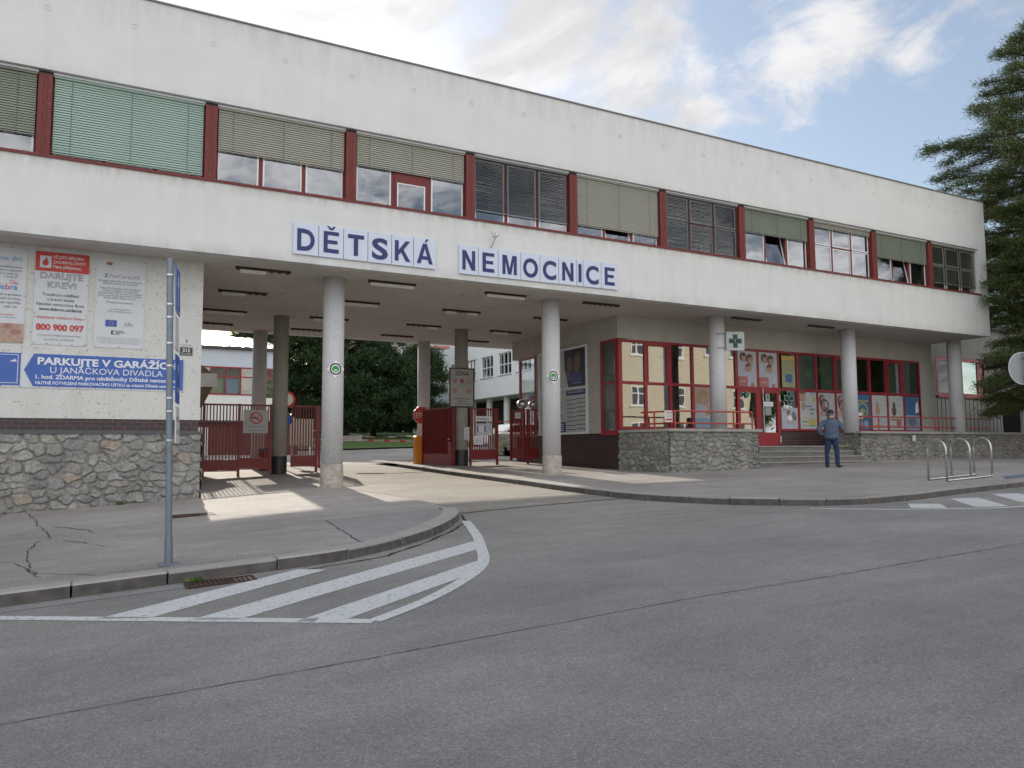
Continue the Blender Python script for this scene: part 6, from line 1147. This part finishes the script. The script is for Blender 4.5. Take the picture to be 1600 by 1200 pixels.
def big_pine():
    X, Y = 31.3, -1.0; z0 = Gz(X, Y); t = thing('pine_tree', 'tall pine with layered spreading branches in front of the right end of the building', 'tree', (X, Y, z0))
    MB().tube([(X, Y, z0-.1), (X+.05, Y, 6), (X-.05, Y+.1, 12), (X, Y, 17.9)], [.3, .24, .15, .03], 12).build('trunk', bark, t)
    zt = [3.4, 5, 6.5, 8.1, 9.4, 10.7, 12.0, 13.0, 13.6, 14.3, 15.5, 16.8, 17.9]; ln = [2.4, 3.8, 3.6, 3.9, 3.4, 3.1, 4.4, 3.4, 3.7, 2.9, 2.0, 1.3, .5]
    br = MB(); P = []; D = []
    z = 3.6
    while z < 17.8:
        L0 = np.interp(z, zt, ln); nb = 9 if z < 14 else 7; a0 = rg.uniform(0, 6.28)
        for k in range(nb):
            a = a0+2*math.pi*k/nb+rg.uniform(-.25, .25); L = L0*rg.uniform(.7, 1.12); dx, dy = math.cos(a), math.sin(a); zz = z+rg.uniform(-.2, .2)
            if zz < 10.9:
                while L > .5 and (Y+dy*L > -.35 and X+dx*L < 29.6) : L -= .1
                if Y+dy*L > .4: L = min(L, max(.5, 2.2)) if zz < 7 else L
            up = rg.uniform(-.06, .26) if z > 6 else rg.uniform(-.25, .05); pts = [(X+dx*L*s_, Y+dy*L*s_, zz+L*s_*up-.10*L*s_*s_+.06*math.sin(5*s_+k)) for s_ in (0, .25, .5, .75, 1)]
            br.tube(pts, [.055, .045, .03, .02, .008], 5)
            L *= 1 if zz > 11 else 1.03; nn = int((9 if zz > 11 else 13)*L)+3
            for q in range(nn):
                s_ = (.22 if zz > 11 else .08)+(.8 if zz > 11 else .94)*(q+rg.uniform(0, 1))/nn; s_ = min(s_, 1.03); lat = (1.05-s_)*L*.36*rg.uniform(-1, 1)+rg.uniform(-.08, .08); c = np.array([np.interp(s_, (0, .25, .5, .75, 1), [p[i] for p in pts]) for i in range(3)])
                c += np.array([-dy*lat, dx*lat, rg.uniform(-.04, .08)]); P.append(c); D.append([dx*.9-dy*lat*.5, dy*.9+dx*lat*.5, .3])
                if abs(lat) > .25 and rg.random() < .4: br.tube([c-np.array([-dy*lat+dx*.2, dx*lat+dy*.2, 0]), c], [.012, .004], 3, False)
        z += rg.uniform(.42, .6) if z < 9 else rg.uniform(.62, .85)
    br.build('branch', bark, t); P, D = np.array(P), np.array(D)
    keep = rg.random(len(P)) < .96; P, D = P[keep], D[keep]
    Q = np.concatenate([needles(P, D, 330000, .12, .02, np.array([.17, .17, .08]), rg), needles(P[::3], D[::3]-np.array([0, 0, .8]), 70000, .17, .018, np.array([.2, .2, .12]), rg), needles(P[1::4], D[1::4], 60000, .09, .03, np.array([.1, .1, .05]), rg)])
    Q = Q[(Q[:, :, 1].max(1) < -.03) | (Q[:, :, 0].min(1) > 29.25) | (Q[:, :, 2].min(1) > 10.85)]
    leafmesh('crown', Q, pine_leaf, t)
big_pine()
def conifer(name, x, y, h, r, n, label, base=1.0, mat=None, leaf=.28):
    z0 = Gz(x, y)+.3; n = int(n*1.6); t = thing(name, label, 'tree', (x, y, z0)); MB().tube([(x, y, z0-.4), (x, y, z0+h*.5), (x, y, z0+h*.95)], [.28, .17, .03], 8).build('trunk', bark, t); br = MB()
    P, D = [], []
    for k in range(int(46*r*h/20)):
        u = rg.uniform(0, 1)**.8; z = base+(h-base)*u; rr = r*min(1, (1-u)**.6*1.15+.08)*rg.uniform(.45, 1.05); a = rg.uniform(0, 6.28); c = np.array([x+rr*math.cos(a), y+rr*math.sin(a), z0+z]); s_ = rg.uniform(.35, .75)
        br.tube([(x, y, z0+z*.93), c], [.05, .015], 4, False)
        for q in range(10): P.append(c+rg.normal(0, 1, 3)*np.array([s_, s_, s_*.38])*.7); D.append([math.cos(a)*.5, math.sin(a)*.5, .6])
    br.build('branch', bark, t); Q = needles(np.array(P), np.array(D), n, leaf, leaf*.28, .2, rg); leafmesh('crown', Q, mat or fir_leaf, t)
conifer('conifer', 13.9, 44, 10.3, 3.0, 34000, 'dark conifer right beside the low rear building')
conifer('conifer', 17.4, 43, 10.4, 3.2, 34000, 'widest dark conifer seen between the two front columns')
conifer('conifer', 20.6, 46, 9.6, 2.8, 28000, 'dark conifer between the front left column and the STOP sign')
conifer('conifer', 22.9, 41, 7.2, 2.2, 20000, 'shortest dark conifer just left of the STOP sign column')
conifer('conifer', 12.2, 52, 11.0, 3.0, 22000, 'dark conifer behind the end of the low rear building')
for x, y, l in ((19, 60, 'hedge of dark shrubs behind the conifers'),):
    t = thing('hedge', l, 'hedge', (x, y, 2)); P = rg.uniform((6, 56, 2), (40, 60, 7.5), (900, 3)); leafmesh('foliage', needles(P, np.tile([0, -.2, .6], (900, 1)), 26000, .5, .2, .5, rg), fir_leaf, t)
# ------------------------------------------------------------------ across the street (seen in the glass)
ch = thing('cream_house', 'cream house with white windows across the street, mirrored in the pharmacy glass', 'house', (44, -32, .2)); cm = M('cream_render', (.60, .54, .42), .85, var=.08, scale=1)
MB().box(37, 54, -44, -32, -.5, 14).build('wall', cm, ch)
b = MB().m(M('red_roof_tile', (.30, .10, .06), .8, var=.3, scale=6)); b.poly(Fr((36.5, 0, 0), (0, 1, 0), (0, 0, 1), (1, 0, 0)), [(-45, 14), (-31.4, 14), (-38, 18)], 0, 18); b.build('roof', parent=ch)
for x in (40.2, 44.4, 48.6, 51.6):
    for z in (2.2, 5.3, 10.0 if x > 47 else 9.6):
        g = front(0, 0, 0); g = Fr((x+1.6, -31.99, z), (-1, 0, 0), (0, 0, 1), (0, 1, 0)); f = MB()
        for a0, b0, a1, b1 in ((0, 0, 1.6, .1), (0, 1.6, 1.6, 1.7), (0, .101, .1, 1.599), (1.5, .101, 1.6, 1.599), (.73, .101, .87, 1.599), (.101, .95, .729, 1.05), (.871, .95, 1.499, 1.05)): f.rect(g, a0, b0, a1, b1, 0, .06)
        f.rect(g, -.1, -.12, 1.7, -.02, 0, .15); w_ = f.build('window', M('bright_white', (.85, .86, .86), .5, var=.03), ch); MB().rect(g, .05, .05, 1.55, 1.65, .01, .02).build('pane', M('far_window', (.08, .09, .11), .15), w_)
lh = thing('annex_house', 'lower house with a red tiled roof beside the cream house across the street', 'house', (32, -34, .2)); MB().box(24, 36.9, -42, -34, -.6, 9.2).build('wall', cm, lh); MB().poly(Fr((23.6, 0, 0), (0, 1, 0), (0, 0, 1), (1, 0, 0)), [(-43, 9.2), (-33.4, 9.2), (-38, 12.5)], 0, 13.2).build('roof', MATS['red_roof_tile'], lh)
fn = thing('picket_fence', 'white railing fence along the far side of the street', 'fence', (45, -27, .2)); b = MB()
for k in range(150): x = 30+.28*k; b.box(x, x+.09, -27, -26.95, Gz(x, -27), Gz(x, -27)+1.3)
b.box(29.9, 72, -26.949, -26.9, .9, .98); b.build('pickets', white, fn)
def broad(x, y, h, r, n, label):
    z0 = Gz(x, y); t = thing('street_tree', label, 'tree', (x, y, z0)); b = MB().tube([(x, y, z0-.1), (x+.1, y, z0+h*.45), (x, y, z0+h*.8)], [.3, .22, .08], 8); P = []
    for k in range(40):
        d = rg.normal(0, 1, 3); d /= np.linalg.norm(d); c = np.array([x, y, z0+h*.65])+d*np.array([r, r, h*.33])*rg.uniform(.4, 1); b.tube([(x, y, z0+h*.4), c], [.06, .015], 4, False)
        for q in range(8): P.append(c+rg.normal(0, .6, 3))
    b.build('trunk', bark, t); leafmesh('crown', needles(np.array(P), np.tile([0, 0, .5], (len(P), 1)), n, .3, .16, .3, rg), broad_leaf, t)
broad(57.3, -34, 12, 3.6, 22000, 'bushy tree right beside the cream house across the street'); broad(61, -30, 15, 5, 24000, 'large leafy tree across the street right of the cream house'); broad(67, -27, 13, 5, 12000, 'leafy tree farthest right across the street'); broad(15, -40, 13, 4, 9000, 'leafy tree across the street opposite the gateway'); broad(74, -34, 16, 6, 14000, 'tallest leafy tree across the street')

# ------------------------------------------------------------------ small litter: leaf bits and grit
b = MB().m(M('leaf_litter', (.12, .08, .045), .9, var=.5, scale=30))
for k in range(420):
    t_ = random.random()
    if t_ < .45:
        p_ = random.choice(KL[:-2]) if random.random() < .6 else random.choice([q for q in KR if q[0] < 32]); x, y = p_[0]+random.gauss(0, .35), p_[1]-abs(random.gauss(0, .09))-.02; zf = Rz
        if p_ in KR and p_[1] > -5.5: continue
    elif t_ < .75: x, y = random.uniform(-4, 4.5), random.uniform(-7.2, .8); zf = Gz
    else: x, y = random.uniform(10.5, 26), random.uniform(-6, -.2); zf = Gz
    if zf is Rz and y > -4.5: continue
    z = zf(x, y)+.008; r = random.uniform(.005, .018); a = random.uniform(0, 6.28); c_, s_ = math.cos(a)*r, math.sin(a)*r
    b.add([(x+c_, y+s_, z+.002), (x-s_*.5, y+c_*.5, z+random.uniform(0, .008)), (x-c_, y-s_, z), (x+s_*.5, y-c_*.5, z+.004)], [(0, 1, 2, 3)])
o = b.build('leaf_litter'); o['kind'] = 'stuff'; o['label'] = 'scattered dry leaf bits and grit along the kerbs and pavement'; o['category'] = 'litter'
